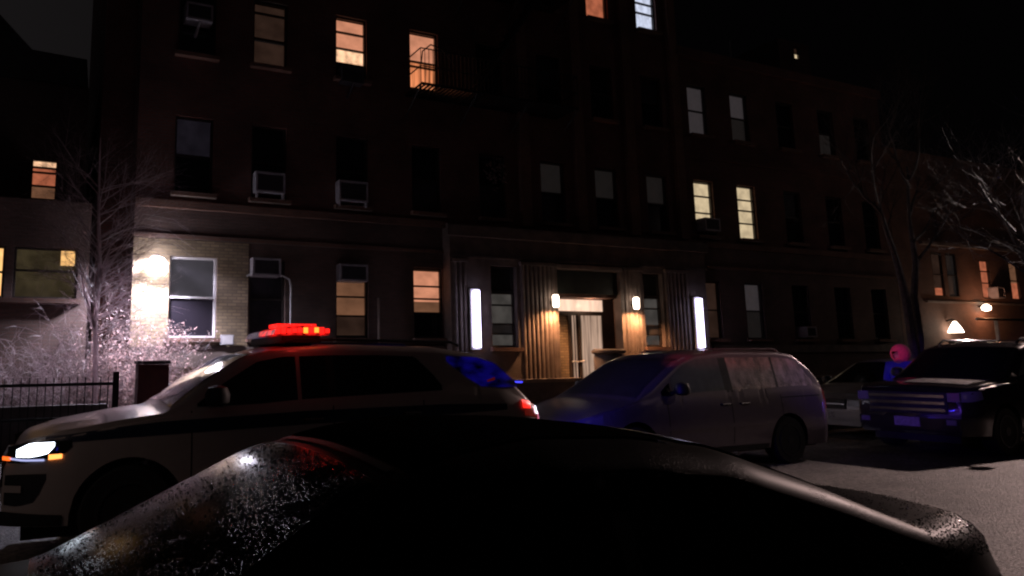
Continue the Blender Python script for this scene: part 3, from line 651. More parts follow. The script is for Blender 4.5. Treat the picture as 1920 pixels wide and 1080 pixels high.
light('branch_glow', t, (28.8, 8.4, 8.3), 900, (1, .82, .78), .15, 'SPOT', aim=(20, 9.4, 5.6), size=36, blend=.8)
light('side_glow', t, (28.6, 8.3, 8.4), 60, (1, .76, .70), .15)
t = thing('street_lamp', (14, -3.4, 0), 'street lamp behind the viewer at the near kerb', 'street lamp')
MB().tube([(14, -3.4, 0), (14, -3.4, 7.4)], [.11, .07], 12).build('pole', 'iron', t, smooth=True)
MB().tube([(14, -3.4, 7.4), (13.8, -2.9, 7.8), (13.6, -2.2, 7.9)], [.05, .04, .035], 8).build('arm', 'iron', t, smooth=True)
MB().lathe((13.6, -2.1, 7.72), [(.10, 0), (.22, .06), (.16, .2), (.05, .24)], 14).build('lamp_head', 'ac_metal', t, smooth=True)
light('lamp_glow', t, (13.6, -2.1, 7.6), 270, (1, .78, .76), .15, 'SPOT', aim=(10.0, 8.3, 1.35), size=25, blend=1.0)

# ------------------------------------------------------------------ vehicles
def lin(pts, u):
    if u <= pts[0][0]: return pts[0][1]
    for (a, b), (c, d) in zip(pts, pts[1:]):
        if u <= c: return b+(d-b)*(u-a)/(c-a) if c > a else d
    return pts[-1][1]
def smo(pts, u, r=.06):
    return sum(lin(pts, u+r*k)*w_ for k, w_ in ((-1, 1), (-.5, 2), (0, 3), (.5, 2), (1, 1)))/9
class Car:
    """parametric body shell; u runs from the front bumper to the rear, y from the centre line"""
    def __init__(s, root, X0, sgn, yc, L, W, top, belt, wheels, wr, sill=.30, tum=.30, plan_f=.55, plan_r=.4, crown=.045, arch=1.16, rc=.10, taper=.26, rt=.2, ft_pow=2.2):
        s.root = root; s.X0 = X0; s.sgn = sgn; s.yc = yc; s.L = L; s.W = W; s.topp = top; s.beltp = belt; s.wheels = wheels; s.wr = wr
        s.sill = sill; s.tum = tum; s.pf = plan_f; s.pr = plan_r; s.crown = crown; s.arch = arch; s.rc = rc; s.taper = taper; s.rt = rt; s.pw = ft_pow
    def X(s, u): return s.X0+s.sgn*u
    def top(s, u): return smo(s.topp, u)
    def belt(s, u): return min(smo(s.beltp, u), s.top(u)-.03)
    def hw(s, u):
        h = s.W/2
        if u < s.pf: h -= s.taper*s.W/2*(1-u/s.pf)**s.pw
        if u > s.L-s.pr: h -= s.rt*s.W/2*(1-(s.L-u)/s.pr)**2.2
        return h
    def bot(s, u):
        z = s.sill
        for wx in s.wheels:
            R = s.wr*s.arch; d = abs(u-wx)
            if d < R: z = max(z, s.wr+math.sqrt(R*R-d*d))
        return min(z, s.belt(u)-.12)
    def yside(s, u, z):
        h = s.hw(u); zb = s.belt(u)
        if z <= zb:
            q = (z-.3)/(zb-.3)
            return h*(1-.05*max(0, .45-q)**2*4-.045*max(0, q-.5)**2*4)
        return h*(1-.045)-.012-(z-zb)*s.tum
    def ring(s, u):
        zb = s.belt(u); zt = s.top(u); z0 = s.bot(u); P = []
        for k in range(8): z = z0+(zb-z0)*k/7; P.append((s.yside(u, z), z))
        h = zt-zb; rc = min(s.rc, h*.5); zr = zt-rc*.9
        for k in range(1, 6): z = zb+(zr-zb)*k/5; P.append((s.yside(u, z), z))
        y1 = P[-1][0]; ye = max(y1-rc*1.1, .02); ze = zt-s.crown*(ye/s.hw(u))**2
        for k in range(1, 5):
            a = PI/2*k/4; P.append((ye+(y1-ye)*math.cos(a), zr+(ze-zr)*math.sin(a)))
        for k in range(1, 5): y = ye*(1-k/4); P.append((y, zt-s.crown*(y/s.hw(u))**2))
        return P
    def ztop(s, u, y): return s.top(u)-s.crown*(y/s.hw(u))**2
    def yedge(s, u):
        zb = s.belt(u); zt = s.top(u); h = zt-zb; rc = min(s.rc, h*.5); return max(s.yside(u, zt-rc*.9)-rc*1.1, .02)
    def shell(s, material, nu=130):
        us = [s.L*i/nu for i in range(nu+1)]
        for wx in s.wheels: us += [wx-s.wr*s.arch+.001, wx+s.wr*s.arch-.001, wx-s.wr*s.arch-.001, wx+s.wr*s.arch+.001]
        us = sorted(set(round(u, 4) for u in us)); mb = MB(); rows = []
        for u in us:
            R = s.ring(u); X = s.X(u)
            rows.append([(X, s.yc-y, z) for y, z in R]+[(X, s.yc+y, z) for y, z in reversed(R[:-1])])
        mb.grid(rows)
        n = len(rows[0])
        mb.add(rows[0], [tuple(range(n))]); mb.add(rows[-1], [tuple(reversed(range(n)))])
        o = mb.build('body', material, s.root, smooth=True); 
        import bmesh
        b = bmesh.new(); b.from_mesh(o.data); bmesh.ops.remove_doubles(b, verts=b.verts, dist=.0005); bmesh.ops.recalc_face_normals(b, faces=b.faces); b.to_mesh(o.data); b.free()
        o.data.set_sharp_from_angle(angle=math.radians(40))
        s.body = o
        ub = MB(); ub.box(min(s.X(.15), s.X(s.L-.15)), max(s.X(.15), s.X(s.L-.15)), s.yc-s.W/2+.30, s.yc+s.W/2-.30, .2, .62)
        ub.build('underbody', 'black_trim', s.root)
        return o
    def side(s, name, pts, material, off=.006, near=True, nz=5, nu=None, smooth=True, parent=None, label=None):
        """patch on the side: pts = (u, z_low, z_high)"""
        rows = []; u0, u1 = pts[0][0], pts[-1][0]; nu = nu or max(3, int((u1-u0)/.04))
        sg = -1 if near else 1
        for i in range(nu+1):
            u = u0+(u1-u0)*i/nu; a = lin([(p[0], p[1]) for p in pts], u); b = lin([(p[0], p[2]) for p in pts], u)
            rows.append([(s.X(u)-(0.0 if u > .3 else s.sgn*off*(1-u/.3)), s.yc+sg*(s.yside(u, a+(b-a)*k/nz)+off), a+(b-a)*k/nz) for k in range(nz+1)])
        o = MB().grid(rows).build(name, material, parent or s.root, smooth=smooth)
        if label: o['label'] = label
        return o
    def across(s, name, u0, u1, material, off=.008, inset=.0, ny=10, nu=None, v0=-1, v1=1):
        rows = []; nu = nu or max(4, int(abs(u1-u0)/.05))
        for i in range(nu+1):
            u = u0+(u1-u0)*i/nu; e = s.yedge(u)-inset; sl = (s.top(u+.02)-s.top(u-.02))/.04; nn = math.sqrt(1+sl*sl)
            rows.append([(s.X(u-off*sl/nn), s.yc+e*(v0+(v1-v0)*k/ny), s.ztop(u, e*(v0+(v1-v0)*k/ny))+off/nn) for k in range(ny+1)])
        return MB().grid(rows).build(name, material, s.root, smooth=True)
    def wheel(s, wx, sg, rim='rim_metal', spokes=5):
        r = s.wr; x = s.X(wx); y = s.yc+sg*(s.W/2-.13)
        T = MB().lathe((x, y, r), [(r*.64, -.11), (r*.94, -.115), (r, -.08), (r, .08), (r*.94, .115), (r*.64, .11)], 30, 'y', ends=True).build('wheel', 'tyre', s.root, smooth=True)
        mb = MB(); yo = sg*.075
        mb.lathe((x, y+yo, r), [(r*.18, -.02*sg), (r*.18, .045*sg)], 14, 'y')
        for k in range(spokes):
            a = 2*PI*k/spokes+.3; c_, s_ = math.cos(a), math.sin(a); q = .035
            P = [(x+c_*r*.1-s_*q, r+s_*r*.1+c_*q), (x+c_*r*.66-s_*q, r+s_*r*.66+c_*q), (x+c_*r*.66+s_*q, r+s_*r*.66-c_*q), (x+c_*r*.1+s_*q, r+s_*r*.1-c_*q)]
            mb.prism(P, y+yo+.012, y+yo+.04*1.0)
        mb.lathe((x, y+sg*.112, r), [(r*.60, -.01), (r*.68, -.01), (r*.68, .01), (r*.60, .01)], 26, 'y', ends=False)
        mb.build('rim', rim, T)
        return T
    def wheelset(s, **k):
        for wx in s.wheels:
            for sg in (-1, 1): s.wheel(wx, sg, **k)
    def front(s, name, y0, y1, z0, z1, material, u=0.0, d=.02, parent=None, rear=False):
        uu = (s.L if rear else 0); dd = s.sgn*(1 if rear else -1)
        a, b = s.X(uu)-dd*.02, s.X(uu)+dd*(d)
        return MB().box(min(a, b), max(a, b), s.yc+y0, s.yc+y1, z0, z1).build(name, material, parent or s.root)
    def mirror(s, u, z, sg, material='black_trim'):
        x = s.X(u); y = s.yc+sg*s.yside(u, z)
        m1 = MB().tube([(x, y, z-.02), (x-.02*s.sgn, y+sg*.1, z+.02)], .025, 6).lathe((x+.02*s.sgn, y+sg*.19, z-.03), [(.05, 0), (.105, .03), (.11, .1), (.085, .16), (.02, .18)], 12).build('mirror', material, s.root, smooth=True)
        return m1
    def seam(s, u, z0, z1, near=True): return s.side('door_seam', [(u-.006, z0, z1), (u+.006, z0, z1)], 'black_trim', .0025, near, nz=8, nu=1)
    def handle(s, u, z, near=True, material='black_trim'):
        sg = -1 if near else 1; y = s.yc+sg*(s.yside(u, z)+.022); x = s.X(u)
        return MB().tube([(x-.09, y-sg*.03, z), (x-.08, y, z), (x+.08, y, z), (x+.09, y-sg*.03, z)], .016, 6).build('door_handle', material, s.root, smooth=True)

# --- police utility vehicle
t = thing('police_car', (2.3, 7.65, 0), 'white police patrol vehicle with a glowing red light bar on its roof', 'police car')
C = Car(t, -.32, 1, 7.65, 5.28, 1.94,
        [(0, .72), (.03, .90), (.10, 1.02), (.4, 1.11), (.9, 1.19), (1.22, 1.22), (1.62, 1.50), (1.95, 1.69), (2.3, 1.775), (2.9, 1.80), (3.95, 1.775), (4.4, 1.71), (4.62, 1.62), (4.98, 1.26), (5.12, 1.12), (5.23, .95), (5.28, .75)],
        [(0, .86), (.2, .98), (.9, 1.10), (1.2, 1.15), (2.5, 1.22), (4, 1.27), (4.7, 1.26), (5.1, 1.1)],
        [.95, 3.95], .39, sill=.33, tum=.27, plan_f=.65, plan_r=.45, taper=.30)
C.shell('white_paint'); C.wheelset(rim='rim_dark')
C.across('windshield', 1.28, 2.02, 'car_glass', inset=.03); C.across('rear_window', 4.64, 4.97, 'car_glass', inset=.05)
for nr in (True, False):
    C.side('window', [(1.50, 1.235, 1.26), (1.75, 1.235, 1.44), (2.05, 1.24, 1.62), (2.30, 1.245, 1.665), (2.42, 1.25, 1.668)], 'car_glass', near=nr)
    C.side('window', [(2.46, 1.25, 1.668), (2.72, 1.255, 1.675)], 'car_glass', near=nr)
    C.side('window', [(2.80, 1.26, 1.675), (3.3, 1.28, 1.67), (3.68, 1.285, 1.655), (3.86, 1.29, 1.48), (3.95, 1.31, 1.36)], 'car_glass', near=nr)
    C.side('window_trim', [(2.72, 1.256, 1.675), (2.80, 1.26, 1.675)], 'black_trim', near=nr)
    C.side('quarter_window', [(4.05, 1.60, 1.655), (4.25, 1.44, 1.65), (4.42, 1.34, 1.64), (4.62, 1.325, 1.58), (4.88, 1.32, 1.36)], 'blue_reflection_glass' if nr else 'car_glass', near=nr)
    if nr: C.side('red_glint', [(4.50, 1.38, 1.40), (4.60, 1.40, 1.43)], 'tail_off', .010, nr)  # small emissive red patch painting a glint on the quarter glass
    C.side('wheel_arch_trim', [(.44, .36, .48), (.52, .57, .66), (.62, .72, .81), (.76, .82, .90), (.95, .86, .93), (1.14, .82, .90), (1.28, .72, .81), (1.38, .57, .66), (1.46, .36, .48)], 'white_paint', .012, nr) if 0 else None
    C.side('stripe', [(.30, .98, 1.03), (.8, 1.0, 1.085), (1.2, 1.01, 1.12), (2.5, 1.04, 1.16), (4.0, 1.07, 1.17), (4.7, 1.09, 1.15)], 'blue_stripe', .004, nr)
    C.side('sill_trim', [(1.5, .335, .44), (3.4, .335, .44)], 'black_trim', .012, nr)
    C.mirror(1.62, 1.27, -1 if nr else 1)
    for u in (1.45, 2.76, 3.72): C.seam(u, .46, 1.20 if u < 3 else 1.22, nr)
    C.handle(2.55, 1.08, nr); C.handle(3.58, 1.10, nr)
    hl = C.side('headlight', [(.03, .83, .95), (.15, .83, .985), (.42, .88, 1.0), (.50, .95, 1.005)], 'car_glass', .006, nr)
    if nr:
        C.side('lens', [(.10, .875, .93), (.20, .875, .985), (.32, .90, .99), (.37, .96, .992)], 'head_light', .012, nr, parent=hl)
        C.side('daylight_strip', [(.05, .855, .870), (.15, .842, .858), (.30, .846, .862)], 'drl', .012, nr, parent=hl)
        C.side('side_marker', [(.33, .855, .895), (.43, .865, .90)], 'amber_core', .012, nr, parent=hl)
        C.side('side_marker', [(.0, .845, .875), (.06, .845, .875)], 'amber', .014, nr, parent=hl)
    fg = C.side('fog_lamp_recess', [(.02, .50, .73), (.12, .49, .74), (.25, .53, .745), (.32, .70, .745)], 'black_trim', .004, nr)
    C.side('bar', [(.02, .60, .655), (.15, .60, .655)], 'white_paint', .02, nr, parent=fg)
    C.side('lower_bumper', [(.0, .335, .45), (.45, .335, .42)], 'black_trim', .010, nr)
    tl = C.side('tail_light', [(4.92, 1.02, 1.20), (5.08, 1.0, 1.14), (5.2, .95, 1.04)], 'tail_off', .008, nr)
    if nr:
        C.side('lens', [(4.90, 1.10, 1.19), (5.02, 1.09, 1.165)], 'tail_red', .016, nr, parent=tl)
        C.side('lens', [(5.10, 1.04, 1.12), (5.15, 1.02, 1.10)], 'tail_white', .018, nr, parent=tl)
        C.side('lens', [(5.17, .84, 1.06), (5.21, .82, 1.02)], 'tail_pink', .018, nr, parent=tl)
C.front('grille', -.55, .55, .62, .86, 'black_trim'); C.front('number_plate', -.26, .26, .46, .58, 'plate', d=.03)
for sg in (-1, 1):
    MB().tube([(2.0, 7.65+sg*.62, 1.80), (2.15, 7.65+sg*.62, 1.835), (3.9, 7.65+sg*.60, 1.81), (4.0, 7.65+sg*.60, 1.77)], .016, 6).build('roof_rail', 'black_trim', t, smooth=True)
MB().tube([(1.23+.02, 6.96, 1.225), (1.30, 7.3, 1.27), (1.36, 7.75, 1.30)], .012, 5).build('wiper', 'black_trim', t)
# light bar is bolted to the roof: part of the police car
lb = MB().box(2.02, 2.42, 7.02, 8.28, 1.80, 1.875).build('light_bar', 'black_trim', t, bevel=.01)
MB().box(2.08, 2.36, 7.15, 7.2, 1.77, 1.80).box(2.08, 2.36, 8.1, 8.15, 1.77, 1.80).build('foot', 'black_trim', lb)
def dome(y0, y1, mt_, nm, x0=1.93, x1=2.50, z=1.878, h=.09):
    mb = MB(); rows = []
    for i in range(9):
        a = PI*i/8; x = (x0+x1)/2-math.cos(a)*(x1-x0)/2; zz = z+h*math.sin(a)**.6 if 0 < i < 8 else z
        rows.append([(x, y0, zz), (x, y1, zz)])
    mb.grid(rows); mb.add([r[0] for r in rows], [tuple(range(9))]); mb.add([r[1] for r in rows], [tuple(reversed(range(9)))])
    return mb.build(nm, mt_, lb, smooth=True)
dome(7.0, 7.62, 'red_dome', 'red_lens'); dome(7.63, 8.30, 'clear_dome', 'clear_lens', 1.97, 2.54)
random.seed(3)
rm = MB(); rcx = MB()
for k in range(10):
    x = 1.95+k*.056; (rm if k in (0, 1, 2, 8, 9) or random.random() < .25 else rcx).box(x, x+.04, 6.975, 6.995, 1.885+random.uniform(0, .02), 1.93+random.uniform(0, .03))
for k in range(7): x = 1.99+k*.06; rm.box(x, x+.045, 7.1, 7.4, 1.955, 1.99)
rm.build('red_led', 'red_led', lb); rcx.build('red_led', 'red_core', lb)
MB().box(2.545, 2.56, 7.72, 8.2, 1.89, 1.94).build('blue_led', 'blue_led', lb)
light('red_glow', t, (2.15, 6.8, 1.99), .9, (1, .03, .02), .05)
light('red_back_glow', t, (2.1, 7.6, 2.12), 4, (1, .03, .02), .05)
light('blue_glow', t, (2.62, 7.96, 1.96), 60, (.05, .04, 1), .04, 'SPOT', aim=(8.6, 8.15, 1.05), size=36, blend=.7)
MB().box(4.93, 4.96, 7.25, 7.6, 1.345, 1.36).build('rear_warning_light', 'blue_led', t)
light('blue_rear_glow', t, (5.02, 7.55, 1.42), 60, (.06, .03, 1), .03, 'SPOT', aim=(7.4, 8.2, 1.02), size=56, blend=.8)
light('red_beam', t, (2.30, 7.35, 2.05), 1500, (1, .12, .14), .04, 'SPOT', aim=(14.7, 8.9, 1.75), size=9, blend=.6)
light('headlight_glow', t, (-.55, 7.0, .9), 120, (.75, .85, 1), .05, 'SPOT', aim=(-6, 6.4, 0), size=75, blend=.8)

# --- silver minivan
t = thing('minivan', (8.6, 8.86, 0), 'silver minivan with frosted rear side windows parked before the entrance', 'minivan')
C = Car(t, 6.2, 1, 8.86, 5.14, 1.95,
        [(0, .58), (.04, .70), (.12, .80), (.55, .92), (1.10, 1.05), (1.55, 1.31), (2.0, 1.57), (2.35, 1.68), (3.0, 1.735), (4.1, 1.72), (4.45, 1.68), (4.75, 1.46), (4.98, 1.18), (5.08, .95), (5.14, .6)],
        [(0, .68), (.5, .86), (1.15, 1.0), (2, 1.06), (3.5, 1.08), (4.7, 1.12), (5.0, 1.08)],
        [1.02, 4.05], .35, sill=.26, tum=.24, plan_f=.9, plan_r=.35, taper=.36)
C.shell('silver_paint'); C.wheelset(rim='rim_dark')
C.across('windshield', 1.17, 2.13, 'hazy_glass', inset=.04); C.across('rear_window', 4.52, 4.92, 'frosted_glass', inset=.06)
for nr in (True, False):
    C.side('window', [(1.56, 1.08, 1.14), (1.74, 1.08, 1.26)], 'car_glass', near=nr)
    C.side('window', [(1.78, 1.085, 1.32), (2.1, 1.085, 1.52), (2.35, 1.09, 1.585), (2.80, 1.10, 1.60)], 'misted_glass', near=nr, label='pale misted front side window')
    C.side('window_trim', [(2.80, 1.10, 1.60), (2.96, 1.10, 1.605)], 'black_trim', near=nr)
    C.side('window', [(2.96, 1.10, 1.605), (3.90, 1.13, 1.60)], 'frosted_glass', near=nr)
    C.side('window_trim', [(3.90, 1.13, 1.60), (3.94, 1.13, 1.60)], 'black_trim', near=nr)
    C.side('window', [(3.94, 1.13, 1.60), (4.38, 1.145, 1.57), (4.52, 1.15, 1.50), (4.72, 1.16, 1.22)], 'frosted_glass', near=nr)
    for u in (1.62, 2.86, 3.92): C.seam(u, .36, 1.04, nr)
    C.side('slide_rail', [(3.92, .985, 1.0), (4.8, .995, 1.01)], 'black_trim', .006, nr)
    C.side('side_moulding', [(1.5, .60, .66), (3.45, .60, .66)], 'silver_paint', .014, nr)
    C.side('sill_trim', [(1.5, .265, .33), (3.6, .265, .33)], 'black_trim', .008, nr)
    C.handle(2.98-.25, .93, nr); C.handle(3.12, .93, nr)
    C.mirror(1.75, 1.12, -1 if nr else 1)
    C.side('headlight', [(.06, .62, .74), (.3, .66, .82), (.52, .74, .86)], 'lens_clear', .006, nr)
    C.side('tail_light', [(4.93, .80, 1.14), (5.0, .78, 1.08), (5.05, .78, .98)], 'tail_off', .008, nr)
C.front('grille', -.45, .45, .44, .58, 'black_trim'); C.front('number_plate', -.26, .26, .40, .52, 'plate', rear=True)
for sg in (-1, 1):
    MB().tube([(8.9, 8.86+sg*.66, 1.70), (9.0, 8.86+sg*.66, 1.73), (10.4, 8.86+sg*.66, 1.73), (10.5, 8.86+sg*.66, 1.69)], .014, 6).build('roof_rail', 'silver_paint', t, smooth=True)

# --- dark SUV facing the camera on the right
t = thing('parked_car', (15, 7.75, 0), 'black sport utility vehicle with purple gleaming grille bars and frosty hood', 'car')
C = Car(t, 12.95, 1, 7.75, 4.95, 1.95,
        [(0, .80), (.03, .98), (.12, 1.10), (.5, 1.17), (1.15, 1.21), (1.55, 1.48), (1.95, 1.74), (2.3, 1.82), (3.2, 1.84), (4.4, 1.80), (4.65, 1.6), (4.85, 1.2), (4.95, .8)],
        [(0, .90), (.3, 1.05), (1.1, 1.13), (2.5, 1.17), (4.5, 1.2), (4.9, 1.1)],
        [.92, 3.85], .38, sill=.33, tum=.26, plan_f=.35, plan_r=.35, taper=.18)
C.shell('dark_suv_paint'); C.wheelset(rim='rim_dark')
C.across('windshield', 1.22, 1.92, 'car_glass', inset=.03); C.across('rear_window', 4.5, 4.8, 'car_glass', inset=.05)
C.across('frost_patch', .35, 1.0, 'frost', off=.010, inset=.10, v0=-1, v1=.35)
for nr in (True, False):
    C.side('window', [(1.55, 1.20, 1.26), (2.0, 1.20, 1.60), (2.3, 1.20, 1.68), (2.7, 1.20, 1.70)], 'misted_glass' if nr else 'car_glass', near=nr)
    C.side('window', [(2.78, 1.20, 1.70), (3.6, 1.22, 1.69)], 'car_glass', near=nr)
    C.side('window', [(3.68, 1.23, 1.69), (4.3, 1.24, 1.64), (4.5, 1.25, 1.4)], 'car_glass', near=nr)
    for u in (1.4, 2.74, 3.64): C.seam(u, .42, 1.15, nr)
    C.handle(2.55, 1.05, nr); C.handle(3.45, 1.06, nr); C.mirror(1.6, 1.24, -1 if nr else 1)
    C.side('headlight', [(.02, .86, 1.0), (.12, .86, 1.02), (.34, .90, 1.03)], 'lens_clear', .006, nr)
    C.side('tail_light', [(4.6, .9, 1.2), (4.85, .9, 1.1)], 'tail_off', .008, nr)
    C.side('sill_trim', [(1.4, .335, .42), (3.4, .335, .42)], 'black_trim', .012, nr)
gr = C.front('grille', -.62, .62, .66, 1.0, 'black_trim', d=.02)
for z in (.70, .81, .92): C.front('grille_bar', -.60, .60, z, z+.045, 'chrome', d=.05, parent=gr)
C.front('bumper', -.80, .80, .44, .60, 'dark_suv_paint', d=.05)
C.front('number_plate', -.20, .20, .45, .60, 'plate', d=.065)
for sg in (-1, 1):
    C.front('headlight', sg*.72-.09, sg*.72+.09, .86, 1.0, 'lens_clear', d=.02); C.front('fog_lamp', sg*.68-.07, sg*.68+.07, .50, .58, 'lens_clear', d=.07)
for sg in (-1, 1):
    MB().tube([(15.15, 7.75+sg*.62, 1.80), (15.3, 7.75+sg*.62, 1.87), (17.1, 7.75+sg*.62, 1.86), (17.2, 7.75+sg*.62, 1.79)], .022, 6).build('roof_rail', 'chrome', t, smooth=True)

# --- pale sedan half hidden between van and SUV
t = thing('parked_car', (16.5, 10.15, 0), 'pale grey sedan parked at the kerb half hidden behind the black vehicle', 'car')
C = Car(t, 14.3, 1, 10.15, 4.7, 1.82,
        [(0, .62), (.03, .76), (.15, .88), (.6, .96), (1.15, 1.02), (1.6, 1.26), (2.05, 1.48), (2.4, 1.54), (3.0, 1.55), (3.5, 1.48), (3.95, 1.2), (4.2, 1.06), (4.6, 1.02), (4.7, .7)],
        [(0, .72), (.4, .86), (1.2, .96), (3, 1.0), (4.5, .98)], [.92, 3.7], .33, sill=.24, tum=.32, plan_f=.45, taper=.2)
C.shell('grey_paint'); C.wheelset()
C.across('windshield', 1.2, 2.02, 'car_glass', inset=.03); C.across('rear_window', 3.5, 3.95, 'car_glass', inset=.04)
for nr in (True, False):
    C.side('window', [(1.6, 1.02, 1.08), (2.1, 1.02, 1.38), (2.6, 1.03, 1.43)], 'car_glass', near=nr)
    C.side('window', [(2.66, 1.03, 1.43), (3.3, 1.04, 1.40), (3.65, 1.05, 1.15)], 'car_glass', near=nr)
    C.side('headlight', [(.02, .64, .76), (.12, .64, .80), (.36, .70, .84)], 'lens_clear', .006, nr)
    C.side('tail_light', [(4.4, .8, .98), (4.65, .78, .92)], 'tail_off', .008, nr)
    C.mirror(1.55, 1.03, -1 if nr else 1); C.seam(1.5, .34, .94, nr); C.seam(2.63, .34, .97, nr); C.handle(2.45, .88, nr)
gr = C.front('grille', -.42, .42, .56, .76, 'black_trim', d=.02)
C.front('grille_bar', -.40, .40, .65, .67, 'chrome', d=.03, parent=gr)
C.front('bumper', -.72, .72, .36, .53, 'grey_paint', d=.05); C.front('number_plate', -.18, .18, .38, .51, 'plate', d=.065)
for sg in (-1, 1): C.front('headlight', sg*.60-.14, sg*.60+.14, .62, .75, 'lens_clear', d=.02)

# --- wet black sedan right in front of the camera
t = thing('foreground_car', (1.4, 2.5, 0), 'wet black sedan in the foreground with water drops on its glass and trunk lid', 'car')
C = Car(t, 3.84, -1, 2.5, 5.0, 1.80,
        [(0, .55), (.03, .80), (.09, .90), (.22, .95), (.5, .975), (.80, .985), (1.3, 1.17), (1.75, 1.32), (2.1, 1.37), (2.5, 1.388), (2.8, 1.355), (3.1, 1.28), (3.45, 1.11), (3.85, .92), (4.1, .90), (4.6, .82), (4.95, .70), (5.0, .55)],
        [(0, .52), (.3, .62), (1.0, .70), (1.35, .80), (1.75, .89), (3, .90), (4.1, .76), (4.9, .60)], [.95, 3.75], .33, sill=.22, tum=.36, plan_f=1.0, plan_r=.6, taper=.40, rc=.26, ft_pow=2.6, crown=.07)
C.shell('wet_black_paint', 170); C.wheelset()
C.across('rear_window', .84, 1.86, 'plain_black_glass', inset=-.02, ny=16); C.across('windshield', 3.02, 3.88, 'wet_glass', inset=-.03, ny=20, nu=26)
C.across('roof_panel', 1.92, 2.92, 'dull_black', off=.004, inset=-.06, ny=16)
for nr in (True, False):
    C.side('window', [(1.5, .96, 1.02), (1.7, .96, 1.09), (2.0, .965, 1.15), (2.3, .965, 1.16)], 'plain_black_glass', near=nr)
    C.side('window', [(2.36, .965, 1.165), (2.85, .955, 1.13), (3.25, .94, 1.05), (3.5, .93, .98)], 'plain_black_glass', near=nr)
    C.side('window_trim', [(2.3, .965, 1.16), (2.36, .965, 1.165)], 'black_trim', near=nr)
    for u in (1.35, 2.33, 3.45): C.seam(u, .30, .90, nr)
    C.handle(1.6, .83, nr); C.handle(2.6, .83, nr)
    C.side('tail_light', [(.02, .40, .52), (.2, .44, .58), (.42, .52, .62)], 'tail_off', .006, nr)
    C.side('headlight', [(4.5, .60, .74), (4.9, .56, .66)], 'lens_clear', .006, nr)
C.across('trunk_seam', .76, .775, 'black_trim', off=.003, nu=2); C.across('roof_trim', 2.94, 2.97, 'black_trim', off=.006, nu=2)
C.front('number_plate', -.26, .26, .50, .62, 'plate', d=.03)
drops = MB(); random.seed(9)
def drop(p, nrm, rr):
    nrm = Vector(nrm).normalized(); a = nrm.orthogonal().normalized(); b = nrm.cross(a); vs = []
    for f, h in ((1, 0), (.75, .4), (.3, .62)):
        for k in range(6): an = PI/3*k; vs.append(Vector(p)+(a*math.cos(an)+b*math.sin(an))*rr*f+nrm*rr*h)
    drops.add(vs, [(i*6+k, i*6+(k+1) % 6, (i+1)*6+(k+1) % 6, (i+1)*6+k) for i in range(2) for k in range(6)]+[tuple(range(12, 18))])
def scatter(n, u0, u1, v0, v1, off, dens):
    for _ in range(n):
        u = random.uniform(u0, u1); v = random.uniform(v0, v1)
        if random.random() > dens(u, v): continue
        e = C.yedge(u); y = e*v; z = C.ztop(u, y); sl = (C.top(u+.02)-C.top(u-.02))/.04
        drop((C.X(u)-C.sgn*0, C.yc+y, z+off), (-C.sgn*sl, 2*C.crown*y/C.hw(u)**2, 1), random.uniform(.0018, .0042))
scatter(2600, 3.03, 3.86, -1.0, 1.0, .009, lambda u, v: .9 if (math.sin(u*17)+math.sin(v*5+u*6)) > -.2 else .25)
scatter(1500, .06, .80, -1.0, 1.0, .003, lambda u, v: .8 if math.sin(u*19+v*7) > -.5 else .3)
for _ in range(1500):
    u = random.uniform(.06, 1.15); zz = random.uniform(.50, C.top(u)-.22); y = C.yside(u, zz)
    drop((C.X(u), C.yc-y, zz), (0.15, -1, .3), random.uniform(.0018, .0045))
for _ in range(1300):                                           # rounded shoulder
    u = random.uniform(.06, .85); R = C.ring(u); i = random.randint(12, 15); f = random.random()
    y = R[i][0]+(R[i+1][0]-R[i][0])*f; zz = R[i][1]+(R[i+1][1]-R[i][1])*f
    drop((C.X(u), C.yc-y, zz), (0, -(R[i+1][1]-R[i][1]) if 0 else -.6, .8), random.uniform(.0018, .0042))
tag(drops.build('water_drops', 'water', t, smooth=True), kind='stuff')
C.across('trunk_lid_seam', .10, .78, 'black_trim', off=.0025, nu=16, v0=.80, v1=.815, ny=1)

# ------------------------------------------------------------------ person between the two right cars
def skin(name, parent, verts, edges, radii, material, lv=2):
    me = bpy.data.meshes.new(name); me.from_pydata([tuple(Vector(v)-parent.location) for v in verts], edges, []); me.update(); me.materials.append(M[material])
    o = bpy.data.objects.new(name, me); col.objects.link(o); o.parent = parent
    sk = o.modifiers.new('skin', 'SKIN'); sk.use_smooth_shade = True
    for i, r in enumerate(radii):
        me.skin_vertices[0].data[i].radius = r if isinstance(r, tuple) else (r, r)
    me.skin_vertices[0].data[0].use_root = True
    sb = o.modifiers.new('sub', 'SUBSURF'); sb.levels = sb.render_levels = lv
    return o
px, py = 14.95, 8.97
t = thing('person', (px, py, 0), 'person in a dark jacket and red hood standing between the black vehicle and sedan', 'person')
def pp(x, y, z): return (px+x, py+y, z)
